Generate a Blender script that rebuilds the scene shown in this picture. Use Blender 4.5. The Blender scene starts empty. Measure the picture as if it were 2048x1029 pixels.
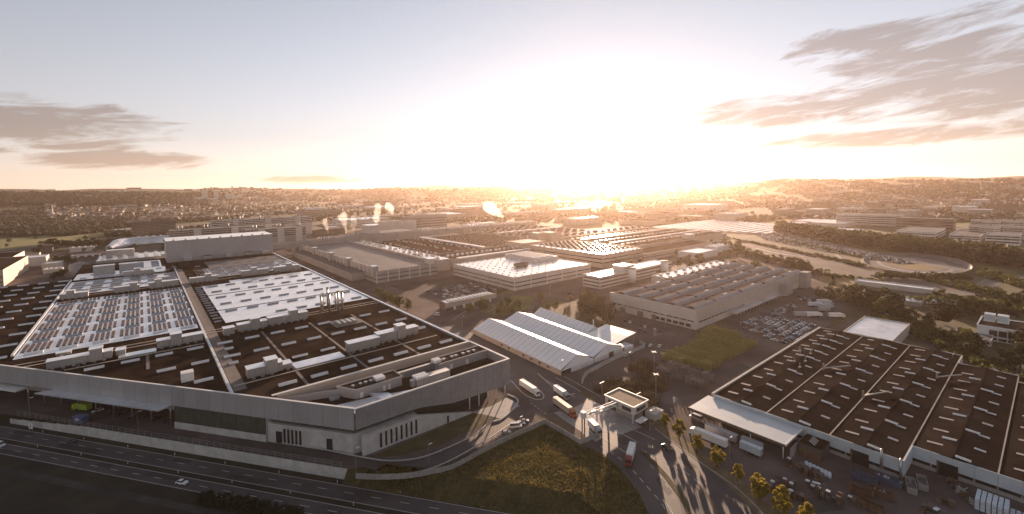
import bpy, math, random
import numpy as np
from mathutils import Matrix, Vector
random.seed(7); rng = np.random.default_rng(7)
sc = bpy.context.scene; col = sc.collection

# ------------------------------------------------------------------ camera
# World axes follow the factory's own building grid (X to the right-back, Y to the left-back), metres.
CAM_H = 110.0; F_PX = 902.0; CX, CY = 1024.0, 417.0
RM = np.array([[0.77147086, 0.04152958, -0.63490787], [-0.6360831, 0.02650346, -0.77116526], [-0.01519891, 0.99878569, 0.04686291]])
cam_d = bpy.data.cameras.new('camera'); cam = bpy.data.objects.new('camera', cam_d); col.objects.link(cam)
cam_d.sensor_width = 36; cam_d.lens = 36 * F_PX / 2048; cam_d.shift_y = -(514.5 - CY) / 2048
cam_d.clip_start = 1; cam_d.clip_end = 60000
m4 = Matrix(RM.tolist()).to_4x4(); m4.translation = (0, 0, CAM_H); cam.matrix_world = m4
sc.camera = cam
def G(px, py, z=0.0):                      # surveyed ground point seen at a picture position
    d = RM @ np.array([px - CX, -(py - CY), -F_PX]); t = (z - CAM_H) / d[2]
    return (float(d[0] * t), float(d[1] * t))
def azim(px):
    d = RM @ np.array([px - CX, 40.0, -F_PX]); return math.atan2(d[1], d[0])

# ------------------------------------------------------------------ sky, sun, exposure
SUN_EL = math.radians(7.2); SUN_AZ = math.atan2(0.772, 0.6356)
world = bpy.data.worlds.new('World'); sc.world = world; world.use_nodes = True
wt = world.node_tree; wt.nodes.clear()
def WN(t, **k):
    n = wt.nodes.new(t)
    for a, b in k.items(): setattr(n, a, b)
    return n
def wmath(op, a, b=None, clamp=False):
    n = WN('ShaderNodeMath', operation=op); n.use_clamp = clamp
    for i, v in enumerate((a, b)):
        if v is None: continue
        if isinstance(v, (int, float)): n.inputs[i].default_value = v
        else: wt.links.new(v, n.inputs[i])
    return n.outputs[0]
sky = WN('ShaderNodeTexSky', sky_type='NISHITA'); sky.sun_disc = False
sky.sun_elevation = SUN_EL; sky.sun_rotation = SUN_AZ; sky.altitude = 300; sky.air_density = 1.0; sky.dust_density = 0.03; sky.ozone_density = 2.0
tc = WN('ShaderNodeTexCoord'); sx = WN('ShaderNodeSeparateXYZ'); wt.links.new(tc.outputs['Generated'], sx.inputs[0])
az = wmath('ARCTAN2', sx.outputs[1], sx.outputs[0]); el = sx.outputs[2]
cmb = WN('ShaderNodeCombineXYZ')
# long thin streaks of stratocumulus low in the sky, all the way round
wt.links.new(wmath('MULTIPLY', az, 9.0), cmb.inputs[0]); wt.links.new(wmath('ADD', wmath('MULTIPLY', el, 52.0), wmath('MULTIPLY', az, 6.0)), cmb.inputs[1])
nz = WN('ShaderNodeTexNoise'); nz.inputs['Scale'].default_value = 1.0; nz.inputs['Detail'].default_value = 9; nz.inputs['Roughness'].default_value = 0.66; nz.inputs['Distortion'].default_value = 0.5
wt.links.new(cmb.outputs[0], nz.inputs['Vector'])
def bank(a0, aw, e0, ew):
    da = wmath('DIVIDE', wmath('SUBTRACT', az, a0), aw); de = wmath('DIVIDE', wmath('SUBTRACT', el, e0), ew)
    q = wmath('ADD', wmath('MULTIPLY', da, da), wmath('MULTIPLY', de, de))
    return wmath('MAXIMUM', wmath('SUBTRACT', 1.0, q), 0.0)
banks = None
for b in CLOUD_BANKS if 'CLOUD_BANKS' in globals() else [(azim(1990), .34, .145, .07), (azim(1850), .17, .19, .055), (azim(1560), .2, .135, .035), (azim(1760), .2, .235, .035), (azim(1850), .3, .075, .02), (azim(-60), .30, .105, .055), (azim(250), .16, .055, .022), (azim(620), .12, .022, .012), (2.6, .5, .2, .1), (-2.4, .7, .22, .12), (-.9, .4, .2, .1), (3.4, .4, .12, .06)]:
    v = bank(*b); banks = v if banks is None else wmath('MAXIMUM', banks, v)
dens = wmath('MULTIPLY', wmath('SUBTRACT', wmath('ADD', nz.outputs['Fac'], wmath('MULTIPLY', wmath('POWER', banks, .5), 0.46)), 0.745), 5.5, clamp=True)
dens = wmath('MULTIPLY', dens, wmath('GREATER_THAN', banks, 0.0005))
thin = wmath('MULTIPLY', wmath('SUBTRACT', 1.0, dens), dens)
# evening air: softer, pinker than the clean-air model, more so towards the horizon
hsv = WN('ShaderNodeHueSaturation'); hsv.inputs['Saturation'].default_value = 0.33; wt.links.new(sky.outputs[0], hsv.inputs['Color'])
low = wmath('POWER', wmath('SUBTRACT', 1.0, wmath('MULTIPLY', wmath('ABSOLUTE', el), 2.2), clamp=True), 2.0)
pk = WN('ShaderNodeMix', data_type='RGBA', blend_type='MULTIPLY'); wt.links.new(low, pk.inputs[0]); wt.links.new(hsv.outputs[0], pk.inputs[6]); pk.inputs[7].default_value = (1.08, 0.88, 0.82, 1)
tn_ = WN('ShaderNodeMix', data_type='RGBA', blend_type='MULTIPLY'); tn_.inputs[0].default_value = 1; wt.links.new(pk.outputs[2], tn_.inputs[6]); tn_.inputs[7].default_value = (1.0, 0.98, 1.01, 1)
SKYC = tn_.outputs[2]
cmix = WN('ShaderNodeMix', data_type='RGBA', blend_type='MULTIPLY'); cmix.inputs[0].default_value = 1
wt.links.new(SKYC, cmix.inputs[6]); cmix.inputs[7].default_value = (0.60, 0.51, 0.46, 1)
smix = WN('ShaderNodeMix', data_type='RGBA'); wt.links.new(wmath('MULTIPLY', dens, 0.92), smix.inputs[0])
wt.links.new(SKYC, smix.inputs[6]); wt.links.new(cmix.outputs[2], smix.inputs[7])
bg = WN('ShaderNodeBackground'); bg.inputs['Strength'].default_value = 0.074
wt.links.new(smix.outputs[2], bg.inputs[0]); wo = WN('ShaderNodeOutputWorld'); wt.links.new(bg.outputs[0], wo.inputs[0])
sd = bpy.data.lights.new('sun', 'SUN'); so = bpy.data.objects.new('sun', sd); col.objects.link(so)
sd.energy = 5.0; sd.angle = math.radians(0.55); sd.color = (1.0, 0.69, 0.48)
sdir = Vector((math.sin(SUN_AZ) * math.cos(SUN_EL), math.cos(SUN_AZ) * math.cos(SUN_EL), math.sin(SUN_EL)))
so.rotation_euler = (-sdir).to_track_quat('-Z', 'Y').to_euler(); so.location = (300, 260, 400)
vs = sc.view_settings; vs.view_transform = 'Standard'; vs.look = 'None'; vs.gamma = 1; vs.exposure = 1.4; vs.use_curve_mapping = False
sc.render.engine = 'CYCLES'; sc.cycles.max_bounces = 6; sc.cycles.volume_bounces = 1; sc.cycles.transparent_max_bounces = 8

# ------------------------------------------------------------------ materials
MATS = {}
def M(name, c, c2=None, scale=0.2, rough=0.8, metal=0.0, spec=0.5, bump=0.0, bscale=1.0, detail=5, c3=None):
    if name in MATS: return MATS[name]
    m = bpy.data.materials.new(name); m.use_nodes = True; nt = m.node_tree; b = nt.nodes['Principled BSDF']
    b.inputs['Roughness'].default_value = rough; b.inputs['Metallic'].default_value = metal; b.inputs['Specular IOR Level'].default_value = spec
    b.inputs['Base Color'].default_value = (*c, 1)
    if c2 or bump:
        geo = nt.nodes.new('ShaderNodeNewGeometry')
    if c2:
        n = nt.nodes.new('ShaderNodeTexNoise'); n.inputs['Scale'].default_value = scale; n.inputs['Detail'].default_value = detail; n.inputs['Roughness'].default_value = .6
        nt.links.new(geo.outputs['Position'], n.inputs['Vector'])
        r = nt.nodes.new('ShaderNodeValToRGB'); r.color_ramp.elements[0].position = .34; r.color_ramp.elements[1].position = .66
        r.color_ramp.elements[0].color = (*c, 1); r.color_ramp.elements[1].color = (*c2, 1)
        if c3: e = r.color_ramp.elements.new(.5); e.color = (*c3, 1)
        nt.links.new(n.outputs['Fac'], r.inputs[0]); nt.links.new(r.outputs[0], b.inputs['Base Color'])
    if bump:
        n2 = nt.nodes.new('ShaderNodeTexNoise'); n2.inputs['Scale'].default_value = bscale; n2.inputs['Detail'].default_value = 4
        nt.links.new(geo.outputs['Position'], n2.inputs['Vector'])
        bp = nt.nodes.new('ShaderNodeBump'); bp.inputs['Strength'].default_value = bump; bp.inputs['Distance'].default_value = .3
        nt.links.new(n2.outputs['Fac'], bp.inputs['Height']); nt.links.new(bp.outputs[0], b.inputs['Normal'])
    MATS[name] = m; return m
def ribbed(name, c, axis, period, rough=.45, metal=.3, depth=.5):      # trapezoidal sheet metal: fine vertical relief
    if name in MATS: return MATS[name]
    m = M(name, c, tuple(v * .88 for v in c), .12, rough, metal); nt = m.node_tree; b = nt.nodes['Principled BSDF']
    geo = nt.nodes.new('ShaderNodeNewGeometry'); w = nt.nodes.new('ShaderNodeTexWave'); w.wave_type = 'BANDS'; w.bands_direction = axis
    w.inputs['Scale'].default_value = 2 * math.pi / period / 20 * 1.0; nt.links.new(geo.outputs['Position'], w.inputs['Vector'])
    bp = nt.nodes.new('ShaderNodeBump'); bp.inputs['Strength'].default_value = depth; bp.inputs['Distance'].default_value = .2
    nt.links.new(w.outputs['Fac'], bp.inputs['Height']); nt.links.new(bp.outputs[0], b.inputs['Normal']); return m
asphalt = M('asphalt', (.045, .040, .038), (.085, .075, .070), .05, .85, spec=.1, c3=(.06, .053, .05), bump=.1, bscale=.5)
yard = M('yard_concrete', (.085, .067, .063), (.165, .134, .125), .035, .85, spec=.05, c3=(.118, .095, .089), detail=8)
road_m = M('road_asphalt', (.040, .034, .034), (.082, .070, .069), .06, .68, detail=12, c3=(.058, .049, .049))
paint = M('road_paint', (.62, .60, .57), (.4, .39, .37), 1.2, .7)
grass_m = M('grass', (.036, .036, .012), (.115, .086, .036), .09, .95, c3=(.064, .056, .020), bump=.5, bscale=1.5, detail=9)
meadow = M('meadow', (.055, .06, .018), (.16, .125, .05), .02, .95, c3=(.10, .09, .03), detail=8)
field = M('fields', (.022, .026, .010), (.085, .068, .030), .0032, .95, c3=(.04, .040, .016), detail=10)
hill_m = M('hill_wood', (.014, .017, .008), (.045, .040, .018), .004, 1.0, detail=10)
roof_d = M('roof_bitumen', (.020, .014, .011), (.058, .040, .030), .045, .9, spec=0.0, c3=(.034, .024, .019), detail=12, bump=.15, bscale=.8)
roof_b = M('roof_brown_felt', (.040, .029, .024), (.078, .056, .045), .05, .92, spec=0.0, c3=(.055, .042, .036), detail=8, bump=.12, bscale=.6)
roof_k = M('roof_dark_felt', (.016, .0125, .011), (.044, .034, .029), .045,   .92, spec=0.0, c3=(.028, .0215, .019), detail=12, bump=.12, bscale=.6)
roof_g = M('roof_grey', (.085, .080, .078), (.15, .14, .135), .07, .6, detail=7)
roof_w = M('roof_white', (.70, .70, .72), (.86, .85, .85), .09, .22, .45, detail=8, c3=(.80, .80, .81))
roof_z = M('roof_zinc', (.56, .58, .62), (.80, .82, .86), .1, .22, .5, detail=7)
panel_d = M('solar_brown', (.075, .040, .027), (.12, .066, .045), .4, .5, spec=.3)
panel_b = M('solar_slate', (.045, .046, .052), (.075, .072, .075), .4, .34)
clad = M('cladding_grey', (.35, .34, .345), (.41, .40, .40), .05, .5, .25)
clad_v = [clad, M('cladding_grey_b', (.33, .32, .325), (.40, .39, .39), .07, .5, .25), M('cladding_grey_c', (.37, .36, .36), (.42, .41, .41), .06, .46, .25)]
clad2 = M('cladding_perforated', (.25, .25, .26), (.31, .31, .32), .25, .55, .35, bump=.2, bscale=3)
clad_b = M('cladding_beige', (.44, .36, .30), (.50, .42, .35), .06, .6)
conc = M('concrete', (.36, .35, .33), (.52, .50, .475), .25, .8, detail=9)
conc_d = M('concrete_weathered', (.24, .225, .21), (.36, .34, .315), .2, .85, detail=9)
white = M('white_paint', (.66, .65, .63), (.76, .75, .73), .3, .5)
offw = M('offwhite_wall', (.50, .46, .42), (.60, .555, .51), .07, .7, detail=7)
greyw = M('grey_wall', (.30, .275, .26), (.39, .36, .34), .07, .7, detail=7)
brownw = M('brown_wall', (.13, .10, .085), (.19, .15, .125), .07, .7)
glass = M('glass_dark', (.025, .028, .032), rough=.12, spec=.8)
glass_g = M('glass_green', (.05, .06, .05), (.075, .085, .07), .3, .18, spec=.8)
skyl = M('skylight_acrylic', (.74, .76, .79), (.82, .83, .85), .5, .28)
skyl_g = M('skylight_grey', (.26, .27, .30), (.34, .35, .38), .5, .30)
skyl_t = M('skylight_flat', (.27, .245, .23), (.36, .33, .305), .5, .32)
steel = M('steel', (.38, .37, .36), (.48, .47, .46), .6, .35, .75)
steel_d = M('steel_dark', (.09, .08, .075), (.13, .115, .105), .6, .5, .4)
rust = M('rusty_steel', (.10, .055, .035), (.17, .10, .06), .8, .8)
yell = M('yellow_rack_paint', (.24, .21, .06), (.34, .28, .10), 1.0, .85, spec=.1)
pvc = M('marquee_pvc', (.86, .86, .87), (.91, .91, .92), .2, .24, spec=.7)
tyre = M('tyre', (.02, .02, .02), rough=.85)
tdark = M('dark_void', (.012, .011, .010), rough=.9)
bark = M('bark', (.07, .05, .035), (.11, .08, .055), 2, .9)
def leafmat(name, a, b):
    m = M(name, a, b, .35, .75, detail=3); m.node_tree.nodes['Principled BSDF'].inputs['Subsurface Weight'].default_value = 0
    nt = m.node_tree; bs = nt.nodes['Principled BSDF']; tr = nt.nodes.new('ShaderNodeBsdfTranslucent'); mx = nt.nodes.new('ShaderNodeMixShader'); mx.inputs[0].default_value = .38
    src = bs.inputs['Base Color'].links[0].from_socket; nt.links.new(src, tr.inputs['Color'])
    nt.links.new(bs.outputs[0], mx.inputs[1]); nt.links.new(tr.outputs[0], mx.inputs[2]); nt.links.new(mx.outputs[0], nt.nodes['Material Output'].inputs[0]); return m
leaf_y = leafmat('leaf_autumn', (.20, .155, .02), (.34, .26, .04))
leaf_g = leafmat('leaf_green', (.045, .058, .014), (.105, .105, .028))
leaf_d = leafmat('leaf_dark', (.020, .028, .010), (.055, .056, .018))
def translucent(m, k):
    nt = m.node_tree; bs = nt.nodes['Principled BSDF']; tr = nt.nodes.new('ShaderNodeBsdfTranslucent'); mx = nt.nodes.new('ShaderNodeMixShader'); mx.inputs[0].default_value = k
    nt.links.new(bs.inputs['Base Color'].links[0].from_socket, tr.inputs['Color']); nt.links.new(bs.outputs[0], mx.inputs[1]); nt.links.new(tr.outputs[0], mx.inputs[2]); nt.links.new(mx.outputs[0], nt.nodes['Material Output'].inputs[0])
translucent(pvc, .10); translucent(skyl, .25)
carmats = {k: M('car_' + k.replace(' ', '_'), c, rough=.28, metal=mt) for k, c, mt in [('white', (.72, .72, .72), 0), ('silver', (.42, .43, .44), .5), ('grey', (.13, .13, .14), .4), ('black', (.02, .02, .022), 0), ('blue', (.05, .09, .19), .2), ('red', (.22, .045, .035), 0), ('pale blue', (.40, .48, .58), .2)]}

# ------------------------------------------------------------------ mesh helpers
class MB:
    def __init__(s): s.v = []; s.f = []; s.m = []
    def quad(s, pts, mi=0):
        n = len(s.v); s.v += [tuple(p) for p in pts]; s.f.append(tuple(range(n, n + len(pts)))); s.m.append(mi); return s
    def box(s, x0, x1, y0, y1, z0, z1, mi=0, top=None, bottom=True):
        n = len(s.v); s.v += [(x0, y0, z0), (x1, y0, z0), (x1, y1, z0), (x0, y1, z0), (x0, y0, z1), (x1, y0, z1), (x1, y1, z1), (x0, y1, z1)]
        fs = [(4, 5, 6, 7), (0, 1, 5, 4), (1, 2, 6, 5), (2, 3, 7, 6), (3, 0, 4, 7)] + ([(3, 2, 1, 0)] if bottom else [])
        s.f += [tuple(n + i for i in q) for q in fs]; s.m += [mi if top is None else top] + [mi] * (len(fs) - 1); return s
    def obox(s, c, d, L, W, z0, z1, mi=0, top=None):        # box along direction d
        d = np.array(d, float); d /= np.linalg.norm(d); e = np.array([-d[1], d[0]]); c = np.array(c[:2], float)
        return s.prism([c - d * L / 2 - e * W / 2, c + d * L / 2 - e * W / 2, c + d * L / 2 + e * W / 2, c - d * L / 2 + e * W / 2], z0, z1, mi, top)
    def prism(s, poly, z0, z1, mi=0, top=None):
        n = len(s.v); k = len(poly); ar = sum(poly[i][0] * poly[(i + 1) % k][1] - poly[(i + 1) % k][0] * poly[i][1] for i in range(k))
        if ar < 0: poly = poly[::-1]
        s.v += [(float(p[0]), float(p[1]), z0) for p in poly] + [(float(p[0]), float(p[1]), z1) for p in poly]
        s.f.append(tuple(range(n + k, n + 2 * k))); s.m.append(mi if top is None else top)
        s.f.append(tuple(range(n + k - 1, n - 1, -1))); s.m.append(mi)
        for i in range(k): j = (i + 1) % k; s.f.append((n + i, n + j, n + k + j, n + k + i)); s.m.append(mi)
        return s
    def tube(s, p0, p1, r0, r1=None, n=8, mi=0, cap=True):
        r1 = r0 if r1 is None else r1; p0 = Vector(p0); p1 = Vector(p1); d = (p1 - p0).normalized(); a = d.orthogonal().normalized(); b = d.cross(a); k = len(s.v)
        for p, r in ((p0, r0), (p1, r1)):
            for i in range(n): t = 2 * math.pi * i / n; s.v.append(tuple(p + (a * math.cos(t) + b * math.sin(t)) * r))
        for i in range(n): j = (i + 1) % n; s.f.append((k + i, k + j, k + n + j, k + n + i)); s.m.append(mi)
        if cap: s.f.append(tuple(range(k + n, k + 2 * n))); s.m.append(mi); s.f.append(tuple(range(k + n - 1, k - 1, -1))); s.m.append(mi)
        return s
    def xprofile(s, pts, x0, x1, mi=0, mis=None):           # profile in (y,z) extruded along x
        n = len(s.v); k = len(pts); s.v += [(x0, p[0], p[1]) for p in pts] + [(x1, p[0], p[1]) for p in pts]
        for i in range(k): j = (i + 1) % k; s.f.append((n + i, n + j, n + k + j, n + k + i)); s.m.append(mis[i] if mis else mi)
        s.f.append(tuple(range(n + k - 1, n - 1, -1))); s.m.append(mi); s.f.append(tuple(range(n + k, n + 2 * k))); s.m.append(mi); return s
    def yprofile(s, pts, y0, y1, mi=0, mis=None):
        n = len(s.v); s.xprofile([(p[0], p[1]) for p in pts], y0, y1, mi, mis)
        for i in range(n, len(s.v)): a = s.v[i]; s.v[i] = (a[1], a[0], a[2])
        return s
    def mesh(s, name, mats, o=(0, 0, 0), smooth=False):
        me = bpy.data.meshes.new(name); v = [(a[0] - o[0], a[1] - o[1], a[2] - o[2]) for a in s.v]
        me.from_pydata(v, [], s.f); mats = mats if isinstance(mats, (list, tuple)) else [mats]
        for mm in mats: me.materials.append(mm)
        if len(mats) > 1: me.polygons.foreach_set('material_index', s.m)
        if smooth: me.polygons.foreach_set('use_smooth', [True] * len(me.polygons))
        me.update(); return me
    def build(s, name, mats, parent=None, o=None, smooth=False):
        if o is None: o = tuple(parent['_o']) if parent is not None and '_o' in parent else (0, 0, 0)
        ob = bpy.data.objects.new(name, s.mesh(name, mats, o, smooth)); col.objects.link(ob)
        if parent is not None: ob.parent = parent
        return ob
def props(o, label=None, cat=None, group=None, kind=None):
    for k, v in (('label', label), ('category', cat), ('group', group), ('kind', kind)):
        if v: o[k] = v
    return o
def thing(name, label, cat, loc=(0, 0, 0), rz=0.0, group=None):
    o = bpy.data.objects.new(name, None); col.objects.link(o); o.location = loc; o.rotation_euler = (0, 0, rz); o.empty_display_size = 1
    return props(o, label, cat, group)
ORG = {}
def wthing(name, label, cat, x, y, group=None, z=0.0):      # a thing whose parts are written in world coordinates
    o = thing(name, label, cat, (x, y, z), 0, group); ORG[o.name] = (x, y, z); return o
def part(mb, name, mats, parent, smooth=False):             # child mesh given in world coordinates
    o = ORG.get(parent.name, (0, 0, 0)); ob = mb.build(name, mats, parent, o, smooth)
    return ob
def sub(mb, name, mats, parentpart, root, smooth=False):
    ob = mb.build(name, mats, parentpart, ORG.get(root.name, (0, 0, 0)), smooth); return ob
def inst(me, name, parent=None, loc=(0, 0, 0), rz=0.0, sc_=(1, 1, 1)):
    o = bpy.data.objects.new(name, me); col.objects.link(o); o.parent = parent; o.location = loc; o.rotation_euler = (0, 0, rz); o.scale = sc_ if not isinstance(sc_, (int, float)) else (sc_,) * 3
    return o
def instw(me, name, root, x, y, z, rz=0.0, sc_=(1, 1, 1)):
    g = ORG[root.name]; return inst(me, name, root, (x - g[0], y - g[1], z - g[2]), rz, sc_)
def struct(mb, name, mats): return props(mb.build(name, mats), kind='structure')
def sheet(pts, z, name, mat, kind='structure'):
    o = MB().quad([(p[0], p[1], z) for p in (pts if sum(pts[i][0] * pts[(i + 1) % len(pts)][1] - pts[(i + 1) % len(pts)][0] * pts[i][1] for i in range(len(pts))) > 0 else pts[::-1])]).build(name, mat)
    return props(o, kind=kind)
def pxs(l, z=0.0): return [G(a, b, z) for a, b in l]
def smooth_line(pts, n=8):                                  # Catmull-Rom through ground points
    P = [np.array(p, float) for p in pts]; P = [2 * P[0] - P[1]] + P + [2 * P[-1] - P[-2]]; out = []
    for i in range(1, len(P) - 2):
        for k in range(n):
            t = k / n; out.append(.5 * ((2 * P[i]) + (-P[i - 1] + P[i + 1]) * t + (2 * P[i - 1] - 5 * P[i] + 4 * P[i + 1] - P[i + 2]) * t * t + (-P[i - 1] + 3 * P[i] - 3 * P[i + 1] + P[i + 2]) * t ** 3))
    out.append(P[-2]); return out
def ribbon(line, w, z0, z1=None, mb=None, mi=0):            # flat strip, or a low wall when z1 is given
    mb = mb or MB(); L = [np.array(p) for p in line]
    for i in range(len(L) - 1):
        def off(k):
            a = L[max(k - 1, 0)]; b = L[min(k + 1, len(L) - 1)]; d = (b - a)[:2]; d = d / max(np.linalg.norm(d), 1e-6); return np.array([-d[1], d[0]]) * w / 2
        p, q = L[i][:2], L[i + 1][:2]; a, b = off(i), off(i + 1)
        if z1 is None: mb.quad([(*(p - a), z0), (*(q - b), z0), (*(q + b), z0), (*(p + a), z0)], mi)
        else: mb.prism([p - a, q - b, q + b, p + a], z0, z1, mi)
    return mb
def dashes(line, w, dash, gap, z, mb):
    L = [np.array(p[:2]) for p in line]; seg = [np.linalg.norm(L[i + 1] - L[i]) for i in range(len(L) - 1)]; cum = np.concatenate([[0], np.cumsum(seg)])
    def at(s):
        i = min(max(np.searchsorted(cum, s) - 1, 0), len(seg) - 1); t = (s - cum[i]) / max(seg[i], 1e-6); return L[i] + (L[i + 1] - L[i]) * t
    s = 0
    while s + dash < cum[-1]: ribbon([at(s), at(s + dash / 2), at(s + dash)], w, z, mb=mb); s += dash + gap
    return mb
ORD = ['first', 'second', 'third', 'fourth', 'fifth', 'sixth', 'seventh', 'eighth', 'ninth', 'tenth', 'eleventh', 'twelfth', 'thirteenth', 'fourteenth', 'fifteenth', 'sixteenth', 'seventeenth', 'eighteenth', 'nineteenth', 'twentieth', 'twenty-first', 'twenty-second', 'twenty-third', 'twenty-fourth', 'twenty-fifth', 'twenty-sixth', 'twenty-seventh', 'twenty-eighth', 'twenty-ninth', 'thirtieth']
# facade frame: s metres left along the slanted front from its sharp corner, t metres inwards
FC = np.array([64.0, 182.0]); FU = np.array([-.588, .809]); FN = np.array([.809, .588])
def FF(s, t): p = FC + FU * s + FN * t; return (float(p[0]), float(p[1]))
FANG = math.atan2(FU[1], FU[0])
# ================================================================== GROUND
def sstep(a, b, x): t = min(max((x - a) / (b - a), 0), 1); return t * t * (3 - 2 * t)
_hx = [(azim(p), h, r0, r1) for p, h, r0, r1 in [(-900, 120, 2300, 5200), (0, 128, 2300, 4300), (300, 126, 2400, 4600), (560, 124, 3600, 6000), (720, 112, 4200, 6500), (800, 124, 3000, 5200), (1000, 124, 2900, 5200), (1120, 112, 3600, 6600), (1300, 112, 3400, 6500), (1480, 108, 3200, 6200), (1600, 135, 2600, 4700), (1750, 134, 2300, 4500), (1900, 118, 2200, 4600), (2048, 116, 2200, 4600), (2900, 120, 2400, 5000)]]
_hx.sort(); _ha = [h[0] for h in _hx]
def hash2(i, j): return math.modf(math.sin(i * 127.1 + j * 311.7) * 43758.5453)[0]
def vnoise(x, y):
    i, j = math.floor(x), math.floor(y); u, v = x - i, y - j; u = u * u * (3 - 2 * u); v = v * v * (3 - 2 * v)
    return (hash2(i, j) * (1 - u) + hash2(i + 1, j) * u) * (1 - v) + (hash2(i, j + 1) * (1 - u) + hash2(i + 1, j + 1) * u) * v
def hill(x, y):
    r = math.hypot(x, y); a = math.atan2(y, x)
    if r < 1500: return 0.0
    h = float(np.interp(a, _ha, [q[1] for q in _hx])); r0 = float(np.interp(a, _ha, [q[2] for q in _hx])); r1 = float(np.interp(a, _ha, [q[3] for q in _hx]))
    k = sstep(r0, r1, r) * .92 + .08 * sstep(1500, 3000, r)
    n = vnoise(x / 900, y / 900) * 36 + vnoise(x / 330, y / 330) * 8 + vnoise(x / 120 + 7, y / 120) * 3
    return k * (h + n - 4) - 6 * sstep(6500, 9000, r)
mb = MB(); NA, NR = 300, 70; radii = [1200 * (8800 / 1200) ** (i / NR) for i in range(NR + 1)]
for i in range(NR + 1):
    for j in range(NA):
        a = 2 * math.pi * j / NA; x, y = radii[i] * math.cos(a), radii[i] * math.sin(a); mb.v.append((x, y, hill(x, y)))
for i in range(NR):
    for j in range(NA): k = (j + 1) % NA; mb.f.append((i * NA + j, (i + 1) * NA + j, (i + 1) * NA + k, i * NA + k)); mb.m.append(0)
props(mb.build('hills', field, smooth=True), kind='structure')
NT = 36.0; nvec = np.array([.807, .590])
up = [FF(420, -8.5), FF(-2, -8.5), FF(-14, -2), FF(-420, -2)]
ang0 = math.atan2(up[-1][1], up[-1][0]); ang1 = math.atan2(up[0][1], up[0][0])
arc = [(1203 * math.cos(a), 1203 * math.sin(a)) for a in np.linspace(ang0, ang1, 60)]
sheet(up[::-1][::-1] + arc, 0, 'ground', meadow)
arc2 = [(1203 * math.cos(a), 1203 * math.sin(a)) for a in np.linspace(ang1, ang0 + 2 * math.pi, 60)]
sheet([FF(420, -8.4), FF(-420, -8.4)] + arc2[::-1], -4, 'verge_ground', M('dark_field', (.016, .013, .007), (.040, .032, .016), .06, .95, c3=(.026, .021, .011), detail=9))
mb = MB()
for s0, s1, t0, t1 in [(-2, -14, (-11.6, -8.3), (-11.6, -1.9)), (-14, -420, (-11.6, -1.9), (-11.6, -1.9))]:
    mb.quad([(*FF(s0, t0[0]), -3.97), (*FF(s1, t1[0]), -3.97), (*FF(s1, t1[1]), .02), (*FF(s0, t0[1]), .02)])
struct(mb, 'embankment', grass_m)
# paved works site
sheet([FF(260, -8.45), FF(-1.9, -8.45), FF(-8, -5.0), G(820, 955), G(900, 940), G(1000, 887), G(1090, 848), G(1165, 890), G(1300, 1029), (95, 40), (70, -60), (300, -80), (372, -60), (392, 60), (560, 150), (700, 300), (900, 420), (1000, 640), (700, 1150), (200, 1180), (-150, 1180), (-260, 700)], .03, 'works_pavement', yard)
# ---- highway below the wall
def hwy(t0, t1, z, name, mat): return sheet([FF(420, t0 - 159), FF(420, t1 - 159), FF(-420, t1 - 159), FF(-420, t0 - 159)], z, name, mat)
hwy(139.3, 147.2, -3.96, 'carriageway', road_m); hwy(130.5, 137.0, -3.96, 'carriageway', road_m); hwy(121.6, 124.8, -3.96, 'cycle_path', asphalt)
mb = MB()
for t in (130.9, 136.7, 139.6, 146.9): ribbon([FF(420, t - 159), FF(-420, t - 159)], .18, -3.93, mb=mb)
for t in (133.8, 143.6): dashes([FF(420, t - 159), FF(-420, t - 159)], .2, 4, 7.5, -3.93, mb)
struct(mb, 'road_marking', paint)
patch_m = M('asphalt_patch', (.030, .026, .026), (.044, .038, .038), .3, .75)
for k, (s_, t_, L, w) in enumerate([(30, 141.2, 16, 2.8), (70, 145.2, 9, 2.4), (118, 141.6, 24, 3.0), (-20, 132.2, 14, 2.6), (60, 135.2, 20, 2.4), (140, 132.3, 30, 2.7), (165, 145.0, 12, 2.2), (100, 135.3, 8, 2.2)]): sheet([FF(s_, t_ - w / 2 - 159), FF(s_ + L, t_ - w / 2 - 159), FF(s_ + L, t_ + w / 2 - 159), FF(s_, t_ + w / 2 - 159)], -3.945, 'asphalt_patch', patch_m)
for l in ([(1310, 960), (1320, 952), (1345, 985), (1336, 992)], [(1235, 880), (1248, 872), (1262, 884), (1248, 893)], [(1355, 915), (1368, 912), (1395, 935), (1382, 940)], [(1600, 1000), (1660, 990), (1690, 1020), (1620, 1029)], [(1440, 745), (1480, 725), (1500, 735), (1460, 757)]): sheet(pxs(l), .075, 'asphalt_patch', patch_m)
# ---- gate road and forecourt
rl = smooth_line(pxs([(1040, 745), (1085, 780), (1120, 815), (1160, 862), (1203, 905), (1242, 938), (1276, 980), (1298, 1029), (1300, 1100)]))
rr = smooth_line(pxs([(1128, 757), (1170, 790), (1230, 830), (1300, 852), (1345, 885), (1420, 940), (1480, 992), (1520, 1029), (1560, 1090)]))
n = min(len(rl), len(rr)); mb = MB()
for i in range(n - 1): mb.quad([(*rl[i], .06), (*rr[i], .06), (*rr[i + 1], .06), (*rl[i + 1], .06)][::-1])
struct(mb, 'gate_road', road_m)
sheet([(148, 186), (183, 182), (190, 290), (178, 330), (165, 420), (150, 430)], .055, 'access_road', road_m)
sheet(pxs([(1060, 838), (1102, 817), (1195, 893), (1160, 888)]), .058, 'bare_verge', M('bare_soil', (.09, .068, .05), (.15, .115, .085), .3, .95))
mb = MB()
dashes(smooth_line(pxs([(1200, 893), (1232, 912), (1262, 938), (1295, 975), (1325, 1010), (1340, 1045)])), .28, 2.6, 2.2, .085, mb)
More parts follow.
